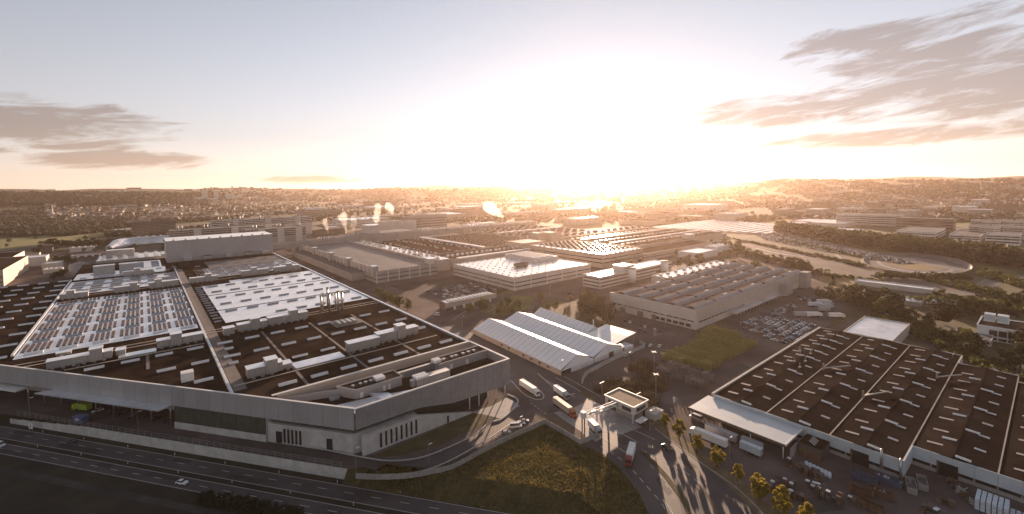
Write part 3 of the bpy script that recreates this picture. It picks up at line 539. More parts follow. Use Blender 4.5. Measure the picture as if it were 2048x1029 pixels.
# ================================================================== RIGHT-HAND HALL (brown felt roof in long shallow gables)
rh = wthing('depot_hall', 'long hall with brown felt roof in five shallow gables and pale blue ribbed walls', 'hall', 212, 105)
rbl = M('pale_blue_sheet', (.44, .50, .54), (.54, .60, .63), .15, .5, .15)
bays = [(105, 81, 212, 368), (81, 57, 212, 368), (57, 34, 212, 368), (34, 11, 227, 351), (11, -12, 227, 340), (-12, -36, 227, 330)]
fl = MB().box(-.65, .65, -2.3, 2.3, 0, .12).mesh('skylight', skyl_t); fl2 = MB().box(-.75, .75, -1.6, 1.6, 0, .12).mesh('skylight', skyl_g)
bv = MB().yprofile([(-.7, 0)] + [(-.7 * math.cos(t), .15 + .4 * math.sin(t)) for t in np.linspace(0, math.pi, 5)] + [(.7, 0)], -2.1, 2.1).mesh('skylight', skyl)
for bi, (ya, yb, x0, x1) in enumerate(bays):
    ym = (ya + yb) / 2; b = MB(); b.xprofile([(ya - .02, 0), (yb + .02, 0), (yb + .02, 6.9), (ya - .02, 6.9)], x0 + .3, x1); part(b, 'wall', greyw, rh)
    r = MB(); r.v = [(x0, ya, 6.92), (x1, ya, 6.92), (x0, ym, 7.75), (x1, ym, 7.75), (x0, yb, 6.92), (x1, yb, 6.92)]; r.f = [(0, 2, 3, 1), (2, 4, 5, 3), (0, 4, 2), (1, 3, 5)]; r.m = [0, 0, 0, 0]
    rf = part(r, 'roof', roof_k, rh)
    sub(MB().box(x0, x1, yb - .22, yb + .22, 6.95, 7.2), 'gutter', conc_d, rf, rh); sub(MB().box(x0, x1, ym - .2, ym + .2, 7.68, 7.86), 'ridge_cap', roof_k, rf, rh)
    slp = math.atan2(.83, 11.8)
    n_ = int((x1 - x0) / 14.1)
    for k in range(n_):
        o = instw(fl, 'skylight', rh, x0 + 9 + 14.1 * k, ya - 5.6, 6.97 + .07 * 5.6); o.rotation_euler[0] = -slp
        if bi == 1 and k % 6 == 4: o.data = fl2
        o = instw(fl2, 'skylight', rh, x0 + 15.5 + 14.1 * k, yb + 5.6, 6.95 + .07 * 5.6); o.rotation_euler[0] = slp
        both = bi == 0 and x0 + 14.1 * k > 285
        if k % 2 == 0 or both: o = instw(bv, 'skylight', rh, x0 + 2.5 + 14.1 * k, ym - 2.6, 7.52); o.rotation_euler[0] = slp
        if k % 2 == 1 or both: o = instw(bv, 'skylight', rh, x0 + 2.5 + 14.1 * k, ym + 2.6, 7.52); o.rotation_euler[0] = -slp
    nb = max(1, round((ya - yb) / 5.9)); w = (ya - yb) / nb
    for k in range(nb): part(MB().box(x0 - .05, x0 + .25, yb + k * w + .04, yb + (k + 1) * w - .04, 2.9, 7.5), 'cladding_panel', rbl, rh)
    for k in range(nb): part(MB().box(x0 + .02, x0 + .28, yb + k * w + .25, yb + (k + 1) * w - .25, 1.7, 2.85), 'window', glass, rh)
    part(MB().box(x1, x1 + .3, yb, ya, 0, 7.5), 'end_wall', conc, rh)
part(MB().box(212.2, 368, 105, 106.0, 6.5, 7.7), 'parapet', conc, rh); part(MB().box(351.1, 368, 33.4, 33.98, 0, 7.4), 'end_wall', conc, rh); part(MB().box(212, 226.9, 33.5, 33.97, 1.5, 7.5), 'cladding_panel', rbl, rh)
for y, x in ((46.5, 212), (23.5, 227), (-2, 227)): part(MB().box(x - .2, x + .2, y - 2.6, y + 2.6, 0, 5.0), 'door', tdark, rh); part(MB().box(x - .3, x - .1, y + 2.6, y + 3.2, 0, 5.2), 'door_jamb', rust, rh)
for x0, y0, x1, y1 in ((286, 80, 299, 71), (262, 57, 275, 50), (316, 38, 327, 30)):
    v = part(MB().tube((x0, y0, 8.0), (x1, y1, 8.6), .35, .35, 8), 'duct', steel, rh, True); sub(MB().tube((x0, y0, 7), (x0, y0, 10.5), .4, .4, 8), 'duct_riser', steel, v, rh)
part(MB().tube((211.4, 40, 2), (211.4, 40, 9.5), .35, .35, 8), 'duct_riser', steel, rh, True); part(MB().tube((211.5, 34.5, 0), (211.5, 34.5, 8.2), .3), 'downpipe', steel, rh, True)
for x, y in ((305, 92), (297, 95), (290, 90), (285, 94), (278, 89), (306, 98)): part(MB().tube((x, y, 7.5), (x, y, 10.5), .2, .2, 6).box(x - .9, x + .9, y - .5, y + .5, 7.7, 8.3), 'roof_fan', steel, rh)
dc = wthing('dock_canopy', 'broad pale blue-grey canopy roof over the loading dock of the brown-roofed hall', 'canopy', 193, 67)
part(MB().prism([(193.5, 107.4), (193.5, 66.8), (211.8, 66.8), (211.8, 107.4)], 5.7, 6.1), 'roof', M('canopy_roof', (.44, .48, .50), (.52, .56, .58), .1, .4), dc)
part(MB().box(193.0, 193.4, 66.6, 107.6, 5.2, 6.3), 'fascia', steel_d, dc); part(MB().box(193.4, 211.9, 66.3, 66.7, 5.5, 6.3), 'fascia', white, dc)
for y in (67.5, 80, 93, 106.5): part(MB().tube((194, y, 0), (194, y, 5.7), .2), 'post', white, dc, True)

# ================================================================== MARQUEES
def marquee(label, x0, xr, x1, y0, y1, e0, rz_, e1, nb, skew=0.0, doors=()):
    t = wthing('storage_marquee', label, 'marquee', x0, y0, 'white storage marquees')
    def sx_(x, y): return x + skew * (y - y0) / (y1 - y0)
    dy = (y1 - y0) / nb
    for k in range(nb):
        a, b = y0 + k * dy + .06, y0 + (k + 1) * dy - .06; mid = (a + b) / 2
        for (xa, za, xb, zb) in ((x0 - .2, e0, xr, rz_), (xr, rz_, x1 + .1, e1)):
            p = MB(); bow = .13
            p.v = [(sx_(xa, a), a, za), (sx_(xb, a), a, zb), (sx_(xa, mid), mid, za + bow), (sx_(xb, mid), mid, zb + bow), (sx_(xa, b), b, za), (sx_(xb, b), b, zb)]
            p.v += [(v[0], v[1], v[2] - .08) for v in p.v]; p.f = [(0, 1, 3, 2), (2, 3, 5, 4), (6, 8, 9, 7), (8, 10, 11, 9), (0, 6, 7, 1), (4, 5, 11, 10)]; p.m = [0] * 6
            part(p, 'roof_panel', pvc, t)
        part(MB().tube((sx_(x0, y0 + k * dy), y0 + k * dy, e0 + .05), (sx_(xr, y0 + k * dy), y0 + k * dy, rz_ + .08), .10, .10, 5, cap=False), 'rafter', steel, t)
    w = MB(); w.v = [(x0, y0 + .1, 0), (sx_(x0, y1), y1, 0), (sx_(x0, y1), y1, e0 - .05), (x0, y0 + .1, e0 - .05)]; w.f = [(0, 3, 2, 1)]; w.m = [0]
    n_ = 12
    for k in range(n_):
        a, b = y0 + (y1 - y0) * k / n_ + .05, y0 + (y1 - y0) * (k + 1) / n_ - .05
        part(MB().prism([(sx_(x0, a), a), (sx_(x0, b), b), (sx_(x0, b) + .2, b), (sx_(x0, a) + .2, a)], 0, e0 - .03), 'side_panel', clad_b, t)
        if k in doors: part(MB().prism([(sx_(x0, a) - .06, a + 2), (sx_(x0, b) - .06, b - 2.5), (sx_(x0, b) - .02, b - 2.5), (sx_(x0, a) - .02, a + 2)], 1.4, 2.4), 'window', glass, t)
    g = MB(); g.v = [(x0, y0, e0 - .9), (xr, y0, rz_ - .05), (x1, y0, e1 - .9), (x0, y0 + .15, e0 - .9), (xr, y0 + .15, rz_ - .05), (x1, y0 + .15, e1 - .9)]; g.f = [(0, 2, 1), (3, 4, 5), (0, 3, 5, 2)]; g.m = [0] * 3; part(g, 'gable', pvc, t)
    return t
t1 = marquee('nearest white marquee with a long beige side wall and an open dark end', 184, 198.4, 212.8, 181, 278, 3.6, 9.2, 4.0, 20, 5.5, (1, 2, 3, 4, 6, 7))
for a, b, m_ in ((184.4, 192, tdark), (192.2, 192.6, white), (193, 202, white), (202.4, 212.4, white)): part(MB().box(a, b, 180.6 if m_ == white else 183.5, 180.95 if m_ == white else 183.8, 0, 3.2), 'end_panel', m_, t1)
t2 = marquee('middle white marquee joined to the nearest one, with ribbed white roof', 213.0, 227.2, 242, 181, 278, 4.0, 8.8, 4.0, 20, 5.5)
for a, b, m_ in ((213.2, 220, white), (220.4, 227, white), (227.2, 232, rust), (232.2, 238, white), (238.2, 241.8, white)): part(MB().box(a, b, 180.6, 180.95, 0, 3.2), 'end_panel', m_, t2)
t3 = marquee('far white marquee behind the middle one, its ridge half hidden', 242.2, 250.5, 258, 212, 276, 4.0, 8.4, 4.0, 13, 6.0)
cn = wthing('open_canopy', 'white sloping open canopy roof beside the marquees', 'canopy', 240, 185)
for k in range(5):
    a, b = 185 + k * 5.2, 190.1 + k * 5.2
    for x0_, x1_, z0_, z1_ in ((240, 254, 5.0, 6.8), (254.1, 262.5, 6.8, 7.6)):
        p = MB(); p.v = [(x0_, a, z0_), (x1_, a, z1_), (x1_, b, z1_), (x0_, b, z0_), (x0_, a, z0_ - .1), (x1_, a, z1_ - .1), (x1_, b, z1_ - .1), (x0_, b, z0_ - .1)]; p.f = [(0, 1, 2, 3), (7, 6, 5, 4), (0, 4, 5, 1), (2, 6, 7, 3), (1, 5, 6, 2), (0, 3, 7, 4)]; p.m = [0] * 6; part(p, 'roof_panel', pvc, cn)
for x in (242, 261):
    for y in (186, 198, 210): part(MB().tube((x, y, 0), (x, y, 5 + (x - 240) * .11), .15), 'post', steel, cn, True)
cb = wthing('container_cabin', 'white box cabin standing at the end of the middle marquee', 'cabin', 243, 181); part(MB().box(243, 251, 179, 186, 0, 3.3, 0, 1), 'body', [white, roof_z], cb); part(MB().box(242.9, 243, 180.5, 181.5, .1, 2.2), 'door', glass, cb)

# ================================================================== GENERIC WORKS BUILDINGS
occ = [(302, 425, 365, 485), (290, 322, 505, 830), (-160, 205, 180, 800), (320, 545, 160, 252), (1020, 1330, 380, 680), (180, 275, 170, 300), (205, 310, 340, 500), (212, 370, -40, 110)]
def hall(name, label, cat, x0, x1, y0, y1, h, wall, roof, bands=(), seg=9.0, vents=None, vmat=None, par=.7, units=(), z0=0.0, piers=None, group=None, gl=None):
    t = wthing(name, label, cat, x0, y0, group, z0); occ.append((x0, x1, y0, y1))
    part(MB().box(x0, x1, y0, y1, z0, z0 + h - .02), 'wall', wall, t)
    r = part(MB().box(x0 + .5, x1 - .5, y0 + .5, y1 - .5, z0 + h, z0 + h + .12), 'roof', roof, t)
    if par: part(ribbon([(x0, y0), (x1, y0), (x1, y1), (x0, y1), (x0, y0)], .5, z0 + h - .01, z0 + h + par), 'parapet', wall, t)
    for a, b in bands:
        nx, ny = max(1, int((x1 - x0) / seg)), max(1, int((y1 - y0) / seg)); wx, wy = (x1 - x0 - 1) / nx, (y1 - y0 - 1) / ny
        mx = MB().box(.15, wx - .15, -.08, .1, 0, b - a).mesh('window', gl or glass); my = MB().box(-.08, .1, .15, wy - .15, 0, b - a).mesh('window', gl or glass)
        for k in range(nx): instw(mx, 'window', t, x0 + .5 + k * wx, y0, z0 + a)
        for k in range(ny): instw(my, 'window', t, x0, y0 + .5 + k * wy, z0 + a)
    if piers:
        me = MB().box(-.35, .35, -.35, .35, 0, h + .2).mesh('pier', white)
        for k in range(int((x1 - x0) / piers) + 1): instw(me, 'pier', t, x0 + k * piers, y0 - .2, z0)
    if vents:
        nx, ny, L, W, H_ = vents; me = MB().box(-L / 2, L / 2, -W / 2, W / 2, 0, H_).mesh('roof_vent', vmat or skyl)
        for i in range(nx):
            for j in range(ny): instw(me, 'roof_vent', t, x0 + (i + .5 + random.uniform(-.1, .1)) * (x1 - x0) / nx, y0 + (j + .5) * (y1 - y0) / ny, z0 + h + .1)
    for a, b, c, d, hh, m_ in units: part(MB().box(a, b, c, d, z0 + h + .1, z0 + h + hh, 0, 1), 'roof_house', [m_, roof_z], t)
    return t
# press shop and its annex
ps = hall('press_shop', 'tall works hall with a sunken grey roof and stepped parapet behind the main factory', 'factory', 209, 290, 504, 822, 14.0, greyw, roof_g, [(3.5, 4.6), (8.8, 9.6)], 13, par=0, piers=14)
part(MB().box(209, 211, 504, 822, 14, 17.2), 'parapet', greyw, ps); part(MB().box(209, 290, 820, 822, 14, 17.2), 'parapet', greyw, ps); part(MB().box(286, 290, 504, 822, 14, 17.5), 'parapet', greyw, ps)
for k in range(22): part(MB().box(207.5, 209, 512 + k * 14, 513.6 + k * 14, 9, 18.4), 'buttress', offw, ps)
for y in (506, 590, 660, 740, 812): part(MB().box(205.5, 212, y, y + 9, 8, 20.0, 0, 1), 'stair_tower', [greyw, roof_z], ps)
part(MB().box(279, 291, 505, 518, 14, 20.5, 0, 1), 'stair_tower', [offw, roof_w], ps)
fan = MB().box(-1.6, 1.6, -1.2, 1.2, 0, 1.6).tube((0, 0, 1.6), (0, 0, 2.4), .9, .9, 8).mesh('roof_fan', steel)
rs = part(MB().box(291, 318, 520, 815, 0, 15.2, 0, 1), 'plant_wing', [greyw, roof_w], ps)
for k in range(60): inst(fan, 'roof_fan', rs, (random.uniform(294, 315) - 209, random.uniform(524, 812) - 504, 15.2), random.choice((0, 1.57)), random.uniform(.8, 1.5))
an = hall('low_annex', 'long low annex with a vented white roof along the left side of the press shop', 'annex', 192, 208.6, 538, 806, 8.4, greyw, roof_w, [], vents=(4, 46, 2.6, 1.6, 1.0), vmat=steel_d)
# white flat building
wb = hall('white_roofed_hall', 'square works building with a bright white roof dotted with small dark vents', 'works building', 302, 425, 365, 485, 13.6, offw, roof_w, [(3.2, 4.4), (7.6, 8.8)], 11, vents=(11, 11, 1.7, 1.0, .5), vmat=steel_d, piers=24)
part(MB().box(345, 362, 410, 418, 14.2, 17.6, 0, 1), 'roof_house', [brownw, roof_b], wb)
wu = part(MB().box(385, 424, 420, 484, 13.7, 18.0, 0, 1), 'upper_storey', [offw, roof_w], wb)
for k in range(6): sub(MB().box(386 + k * 6, 389 + k * 6, 424, 480, 18.0, 18.9), 'roof_light', skyl_g, wu, wb)
# low pavilion and gate shed
gs = hall('low_pavilion', 'long low pavilion with a raised brown deck roof beside the curved access road', 'pavilion', 207, 262, 346, 358, 6.9, brownw, roof_z, [], par=.6)
part(MB().box(206, 263, 345, 345.9, 3.0, 7.6), 'fascia', clad_b, gs)
for k in range(5): part(MB().box(214 + k * 10, 216.2 + k * 10, 344.7, 344.95, .2, 3.6), 'door', white, gs)
for k in range(12): part(MB().box(212 + k * 4, 214.4 + k * 4, 349, 355, 7.1, 7.9), 'roof_light', skyl, gs)
# hangar with sawtooth roof
hg = wthing('sawtooth_hall', 'big hall with five grey-brown sawtooth roof bays and a pale concrete wall', 'hall', 320, 172)
part(MB().box(320, 541, 172, 252, 0, 14.2), 'wall', offw, hg); sl = M('sawtooth_slate', (.10, .082, .078), (.15, .125, .118), .08, .9, spec=0.0, detail=8); tr = M('sawtooth_glazing', (.24, .22, .22), (.32, .30, .295), .2, .6)
for k in range(5):
    ya = 172.5 + k * 16; p = MB(); p.xprofile([(ya, 14.25), (ya + 1.6, 16.7), (ya + 4.2, 17.2), (ya + 15.8, 14.3)], 320.6, 541, 0, [1, 1, 0, 0]); rf = part(p, 'roof_bay', [sl, tr], hg)
    for x in (352, 398, 446, 494): sub(MB().box(x, x + 2.2, ya + 1.0, ya + 9.5, 15.4, 17.35), 'fire_wall', sl, rf, hg)
    for x in (376, 430, 480, 520): sub(MB().box(x, x + 5, ya + 4.4, ya + 6.2, 16.8, 17.5), 'ridge_vent', skyl, rf, hg)
part(MB().box(319.6, 320.5, 171.6, 252.4, 0, 15.2), 'end_wall', offw, hg); part(MB().box(320.6, 541.4, 171.3, 171.95, 5.5, 15.4), 'fascia', ribbed('hangar_ribbed', (.46, .42, .38), 'X', 2.4, .5, .1, .8), hg)
wn = MB().box(-.08, .1, 0, 5.2, 0, .9).mesh('window', glass)
for k in range(13): instw(wn, 'window', hg, 319.6, 173.5 + k * 6, 5.6)
w2 = MB().box(-.08, .1, 0, 4.2, 0, 2.3).mesh('window', glass)
for k in range(6): instw(w2, 'window', hg, 319.6, 176 + k * 5.4, 1.2)
for y, w in ((218, 6), (206, 4), (236, 6)): part(MB().box(319.4, 319.7, y, y + w, 0, 4.4), 'door', brownw, hg)
wx = MB().box(0, 5.6, -.08, .1, 0, 1.0).mesh('window', glass)
for k in range(12): instw(wx, 'window', hg, 323 + k * 6.5, 171.3, 5.0)
part(MB().box(372, 470, 165, 171.2, 3.4, 4.2), 'dock_canopy', roof_z, hg)
part(MB().box(480, 498, 166, 171.2, 0, 12), 'stair_tower', greyw, hg); part(MB().box(530, 542, 164, 171.2, 0, 16.5), 'stair_tower', greyw, hg)
for k in range(16): part(MB().tube((374 + k * 6.2, 165.4, 0), (374 + k * 6.2, 165.4, 3.4), .16, .16, 6), 'post', steel, hg)
hgx = hall('rear_annex', 'white-roofed low annex along the back of the sawtooth hall', 'annex', 420, 560, 253, 276, 12.5, offw, roof_w, [], vents=(9, 2, 3.5, 2.2, 1.4), vmat=greyw)
# banded office with two round towers
bo = hall('banded_office', 'long office block with brown and white horizontal bands and a white roof', 'office', 373, 512, 308, 332, 12.6, offw, roof_w, [(1.8, 3.4), (5.6, 7.2), (9.4, 11.0)], 14, gl=brownw, units=[(420, 440, 312, 328, 5.5, offw)])
for lab, x in (('left of the two round white towers on the banded office', 426), ('right of the two round white towers on the banded office', 492)):
    tw = wthing('round_tower', lab, 'tower', x, 306, 'round white towers'); part(MB().tube((x, 305.5, 0), (x, 305.5, 16), 4.6, 4.6, 24), 'shaft', white, tw, True); part(MB().tube((x, 305.5, 16), (x, 305.5, 17), 5.0, 5.0, 24), 'rim', greyw, tw, True)
    for k in range(5): part(MB().tube((x + 3 * math.cos(k), 305.5 + 3 * math.sin(k), 17), (x + 3 * math.cos(k), 305.5 + 3 * math.sin(k), 20), .12, .12, 5), 'antenna', steel_d, tw)
# halls further back, towards the sun
hall('corner_hall', 'big pale hall with a white-rimmed brown roof catching the low sun', 'hall', 472, 562, 385, 532, 17.5, clad_b, roof_b, [(6, 7.2), (11, 12.2)], 15, vents=(9, 12, 3.5, 1.6, 1.2), units=[(474, 482, 387, 530, .5, roof_w), (482, 560, 387, 396, .5, roof_w)])
hall('link_building', 'long pale link block with small square windows right of the corner hall', 'works building', 563, 760, 381, 420, 9.5, clad_b, roof_b, [(3.4, 4.6)], 6)
hall('long_brown_hall', 'long brown-roofed hall with lines of bright roof vents beyond the corner hall', 'hall', 600, 890, 424, 590, 13, clad_b, roof_b, [], vents=(24, 3, 7, 2.4, 1.8), units=[(600, 890, 470, 474, 2.6, roof_w), (600, 890, 536, 540, 2.6, roof_w), (756, 776, 420, 432, 7, offw)])
hall('brown_roof_hall', 'dark brown roof edged by a row of white vents behind the white-roofed hall', 'hall', 330, 468, 520, 585, 12, greyw, roof_b, [], units=[(333, 466, 521, 527, 2.2, roof_w)], vents=(16, 1, 4, 2, 3))
hall('brown_roof_hall', 'deep brown-roofed hall two rows behind the press shop plant wing', 'hall', 322, 430, 590, 810, 11.5, greyw, roof_b, [], vents=(3, 16, 3, 2, 1.4), units=[(424, 430, 592, 806, 2.5, roof_w)])
hall('brown_roof_hall', 'wide brown-roofed hall with dotted skylights left of the pale stair blocks', 'hall', 440, 560, 592, 800, 12, clad_b, roof_b, [], vents=(10, 20, 2.5, 1.6, .8), vmat=skyl_t)
hall('pale_block', 'pale windowless block between the white-roofed hall and the brown roofs', 'works building', 470, 520, 545, 590, 19, clad_b, roof_g)
hall('stair_block', 'left of two tall pale stair blocks among the brown-roofed halls', 'works building', 566, 584, 612, 640, 23, clad_b, roof_w); hall('stair_block', 'right of two tall pale stair blocks among the brown-roofed halls', 'works building', 590, 612, 604, 634, 23, clad_b, roof_w)
hall('brown_roof_hall', 'brown-roofed hall behind the two tall stair blocks', 'hall', 566, 760, 645, 860, 13, clad_b, roof_b, [], vents=(8, 10, 6, 2, 1.5), units=[(570, 756, 740, 746, 2.6, roof_w)])
hall('brown_roof_hall', 'sunward brown-roofed hall right of the stair blocks', 'hall', 640, 900, 600, 640, 13, clad_b, roof_b, [], vents=(12, 2, 6, 2, 1.5))
hall('long_grey_hall', 'very long grey hall with a row of small bright roof cowls', 'hall', 440, 790, 862, 900, 19, greyw, roof_g, [], vents=(40, 1, 3.2, 3, 3.2), vmat=roof_w)
hall('grey_block', 'plain grey block with dark round vents at the end of the long grey hall', 'works building', 330, 438, 835, 900, 24, greyw, roof_g, units=[(336, 360, 845, 880, 16, offw)])
hall('white_lintel_hall', 'pale hall right of the plain grey block, behind brown roofs', 'hall', 442, 520, 815, 858, 12, offw, roof_g, [(2, 8)], 7, gl=greyw)
hall('office_slab', 'brown-and-grey slab office standing above the distant works', 'office', 560, 660, 1090, 1130, 38, greyw, roof_g, [(6, 9), (13, 16), (20, 23), (27, 30)], 16, gl=brownw)
hall('office_slab', 'pale vertical-ribbed block left of the brown-and-grey slab office', 'office', 430, 540, 1040, 1090, 30, offw, roof_g, [], piers=9)
# works offices left of centre
for nm, lb, a in (('works_office', 'grey office wing with white stair towers behind the tall grey box', (64, 130, 905, 990, 24)), ('works_office', 'second grey office wing with rows of small windows right of the tall grey box', (150, 255, 965, 1010, 36)), ('works_office', 'far banded office range with a rounded end', (120, 330, 1190, 1230, 44)), ('works_office', 'long low works office behind the left grey wing', (40, 240, 1070, 1110, 36))):
    x0, x1, y0, y1, h = a; o = hall(nm, lb, 'office', x0, x1, y0, y1, h, offw if h > 40 else greyw, roof_g, [(z, z + 2.0) for z in np.arange(h - 14, h - 1, 4.0)], 7)
    for k in range(3): xx = x0 + (k + .6) * (x1 - x0) / 3.2; part(MB().box(xx, xx + 12, y0 - 3, y0 + 14, 0, h + 4, 0, 1), 'stair_tower', [offw, roof_b], o)
    for k in range(5): part(MB().tube((x0 + 14 + k * 6 + (k // 2) * 30, y0 + 20, h), (x0 + 14 + k * 6 + (k // 2) * 30, y0 + 20, h + 9), 1.1, 1.1, 8), 'flue', steel, o, True)
hall('dark_office_block', 'dark brown glazed flat-roofed office block at the far left of the works', 'office', -20, 68, 1450, 1500, 37, brownw, roof_b, [(z, z + 2.2) for z in np.arange(4, 36, 3.6)], 11)
hall('conveyor_bridge', 'enclosed grey conveyor bridge running from the tall box to the press shop', 'bridge', 147.6, 330, 826, 838, 9, greyw, roof_g, [], z0=13)
for x in (196, 262): p_ = wthing('bridge_pier', 'grey concrete pier under the ' + ('left' if x < 200 else 'right') + ' span of the conveyor bridge', 'pier', x, 830); part(MB().box(x, x + 5, 828, 836, 0, 12.9), 'shaft', conc, p_); part(MB().box(x - 1, x + 6, 827, 837, 12.2, 12.95), 'head', conc, p_)
# silver tube hall and tank, left
th = wthing('tube_hall', 'long silver tube-shaped hall curving behind the skylit roof', 'hall', -40, 1130); line = smooth_line(pxs([(215, 496), (245, 489), (290, 485), (345, 481), (372, 477)], 4)); tm = MB(); R0 = 15
rows_ = [[(*(np.array(p) + R0 * min(1, .35 + i * .12) * math.cos(t) * np.array([-.75, .66])), max(0, R0 * min(1, .35 + i * .12) * 1.0 * math.sin(t)) + 1) for t in np.linspace(0, math.pi, 12)] for i, p in enumerate(line)]
for i in range(len(rows_) - 1):
    for j in range(11): tm.quad([rows_[i][j], rows_[i + 1][j], rows_[i + 1][j + 1], rows_[i][j + 1]])
tm.quad(rows_[0]); tm.quad(rows_[-1][::-1]); part(tm, 'shell', roof_z, th, False)
part(MB().box(90, 118, 1235, 1262, 0, 20, 0, 1), 'head_house', [offw, roof_w], th)
tk = wthing('storage_tank', 'squat pale round tank behind the far left corner of the roof', 'tank', -62, 830); part(MB().tube((-66, 830, 0), (-66, 830, 16), 11, 11, 20), 'shell', greyw, tk, True); part(MB().tube((-66, 830, 16), (-66, 830, 19), 11, 2, 20), 'cap', greyw, tk, True)
hall('stepped_shed', 'low silver shed with curved ducts at the far end of the skylit roof', 'shed', -48, 20, 795, 860, 21, greyw, roof_z, [], vents=(6, 5, 4, 3, 2), units=[(-40, -10, 840, 856, 9, greyw)])
hall('low_shed', 'low pale shed left of the tall grey box', 'shed', -30, 80, 880, 930, 14, offw, roof_z)
hall('beige_store', 'beige windowless store building at the left picture edge', 'warehouse', -190, -131, 805, 962, 19.5, clad_b, roof_b, [(5, 6), (11, 12)], 24)
hall('white_store', 'small white store behind the beige one at the left edge', 'warehouse', -150, -117, 998, 1032, 13, offw, roof_w); hall('dark_roof_store', 'dark flat-roofed store at the far left with a white end', 'warehouse', -210, -152, 1000, 1090, 16, offw, roof_d)
# buildings to the right
rb_ = hall('white_workshop', 'white workshop with tall window bays and two roof tanks at the right edge', 'workshop', 445, 476, 12, 34, 9.2, white, roof_b, [], par=.8)
for k in range(3): part(MB().box(444.8, 445.1, 15.5 + k * 4.4, 19.3 + k * 4.4, 3.6, 7.6), 'window', glass, rb_); part(MB().box(444.8, 445.1, 15.5 + k * 4.4, 19.3 + k * 4.4, .8, 2.4), 'window', glass, rb_)
for k in range(3): part(MB().box(449 + k * 6, 453 + k * 6, 34, 34.2, 5, 7), 'window', glass, rb_)
for k in range(2): tk = part(MB().box(462 + k * .2, 469, 20 + k * 6.5, 25.5 + k * 6.5, 10.4, 14.5), 'roof_tank', rbl, rb_); sub(MB().box(461.7, 469.3, 19.9 + k * 6.5, 25.6 + k * 6.5, 9.2, 10.4), 'tank_frame', white, tk, rb_)
hall('low_wing', 'low flat-roofed wing in front of the white workshop', 'annex', 428, 444.6, 26, 44, 3.6, offw, roof_g, [(1.4, 2.4)], 4)
hall('pale_shed', 'pale windowless shed at the back corner of the brown-roofed hall', 'shed', 370, 424, 66, 92, 6.8, offw, roof_z)
gb_ = hall('long_white_tent', 'long low white tent roof beside the test loop', 'tent', *[0, 0, 0, 0], .1, white, white) if False else None
for i, (nm, lb, px, py, w, d, h, wl, rf_, bd) in enumerate([
    ('blue_shed', 'small pale blue shed beyond the white workshop', 1905, 625, 26, 14, 4.5, rbl, rbl, []), ('silver_shed', 'small silver shed left of the pale blue one', 1840, 615, 22, 12, 3.5, greyw, roof_z, []),
    ('loop_pavilion', 'long low silver roof beside the test loop', 1865, 590, 14, 62, 4.2, offw, roof_z, []),
    ('white_office', 'cream office slab with ribbon windows beyond the hedge belt', 1800, 454, 60, 130, 26, offw, roof_g, [(5, 7), (10, 12), (15, 17), (20, 22)]), ('brown_office', 'brown office slab right of the cream one', 1906, 464, 40, 95, 26, brownw, roof_g, [(5, 8), (11, 14), (17, 20)]),
    ('terraced_office', 'white terraced office with ribbon windows behind the tree belt', 1870, 480, 120, 56, 13, white, roof_g, [(3, 5), (8, 10)]), ('low_office', 'long low white office right of the terraced one', 1960, 484, 140, 40, 10, white, roof_g, [(3, 5), (6.5, 8.5)]),
    ('edge_office', 'white banded office at the right picture edge', 2040, 492, 60, 40, 16, white, roof_g, [(3, 5.5), (8, 10.5), (12.5, 14.5)]), ('chequered_office', 'low building with white diamond panels above the tree belt', 1718, 474, 40, 50, 12, white, roof_w, [(2, 4), (6, 9)]),
    ('silver_sheds', 'low silver-roofed shed in the dry meadow', 1600, 456, 90, 45, 9, offw, roof_w, []), ('silver_sheds', 'long silver-roofed shed right of the smaller one in the meadow', 1690, 456, 130, 120, 9, offw, roof_w, []),
    ('white_hall', 'bright white hall beside the far expressway', 1420, 424, 150, 120, 26, white, roof_w, []), ('plain_shed', 'brown shed north of the sawtooth car depot', 1400, 440, 60, 200, 10, clad_b, roof_g, [])]):
    x, y = G(px, py); hall(nm, lb, 'building' if 'shed' not in nm else 'shed', x, x + w, y, y + d, h, wl, rf_, bd, 9)
# long parallel car-port roofs
cx0, cy0 = G(1540, 466)
for k in range(13):
    y = 395 + k * 21; sh = wthing('car_port_roof', f'{ORD[k]} of the long parallel white car-port roofs, counted from the right', 'car port', 1040, y, 'long white car-port roofs')
    part(MB().xprofile([(y, 2.9), (y + 10.5, 3.4), (y + 10.5, 3.6), (y, 3.1)], 1025 - k * 2, 1260 + k * 6), 'roof', roof_w, sh)
    for j in range(8): part(MB().box(1035 + j * 31, 1035.5 + j * 31, y + 5, y + 5.5, 0, 3.0), 'post', steel, sh)

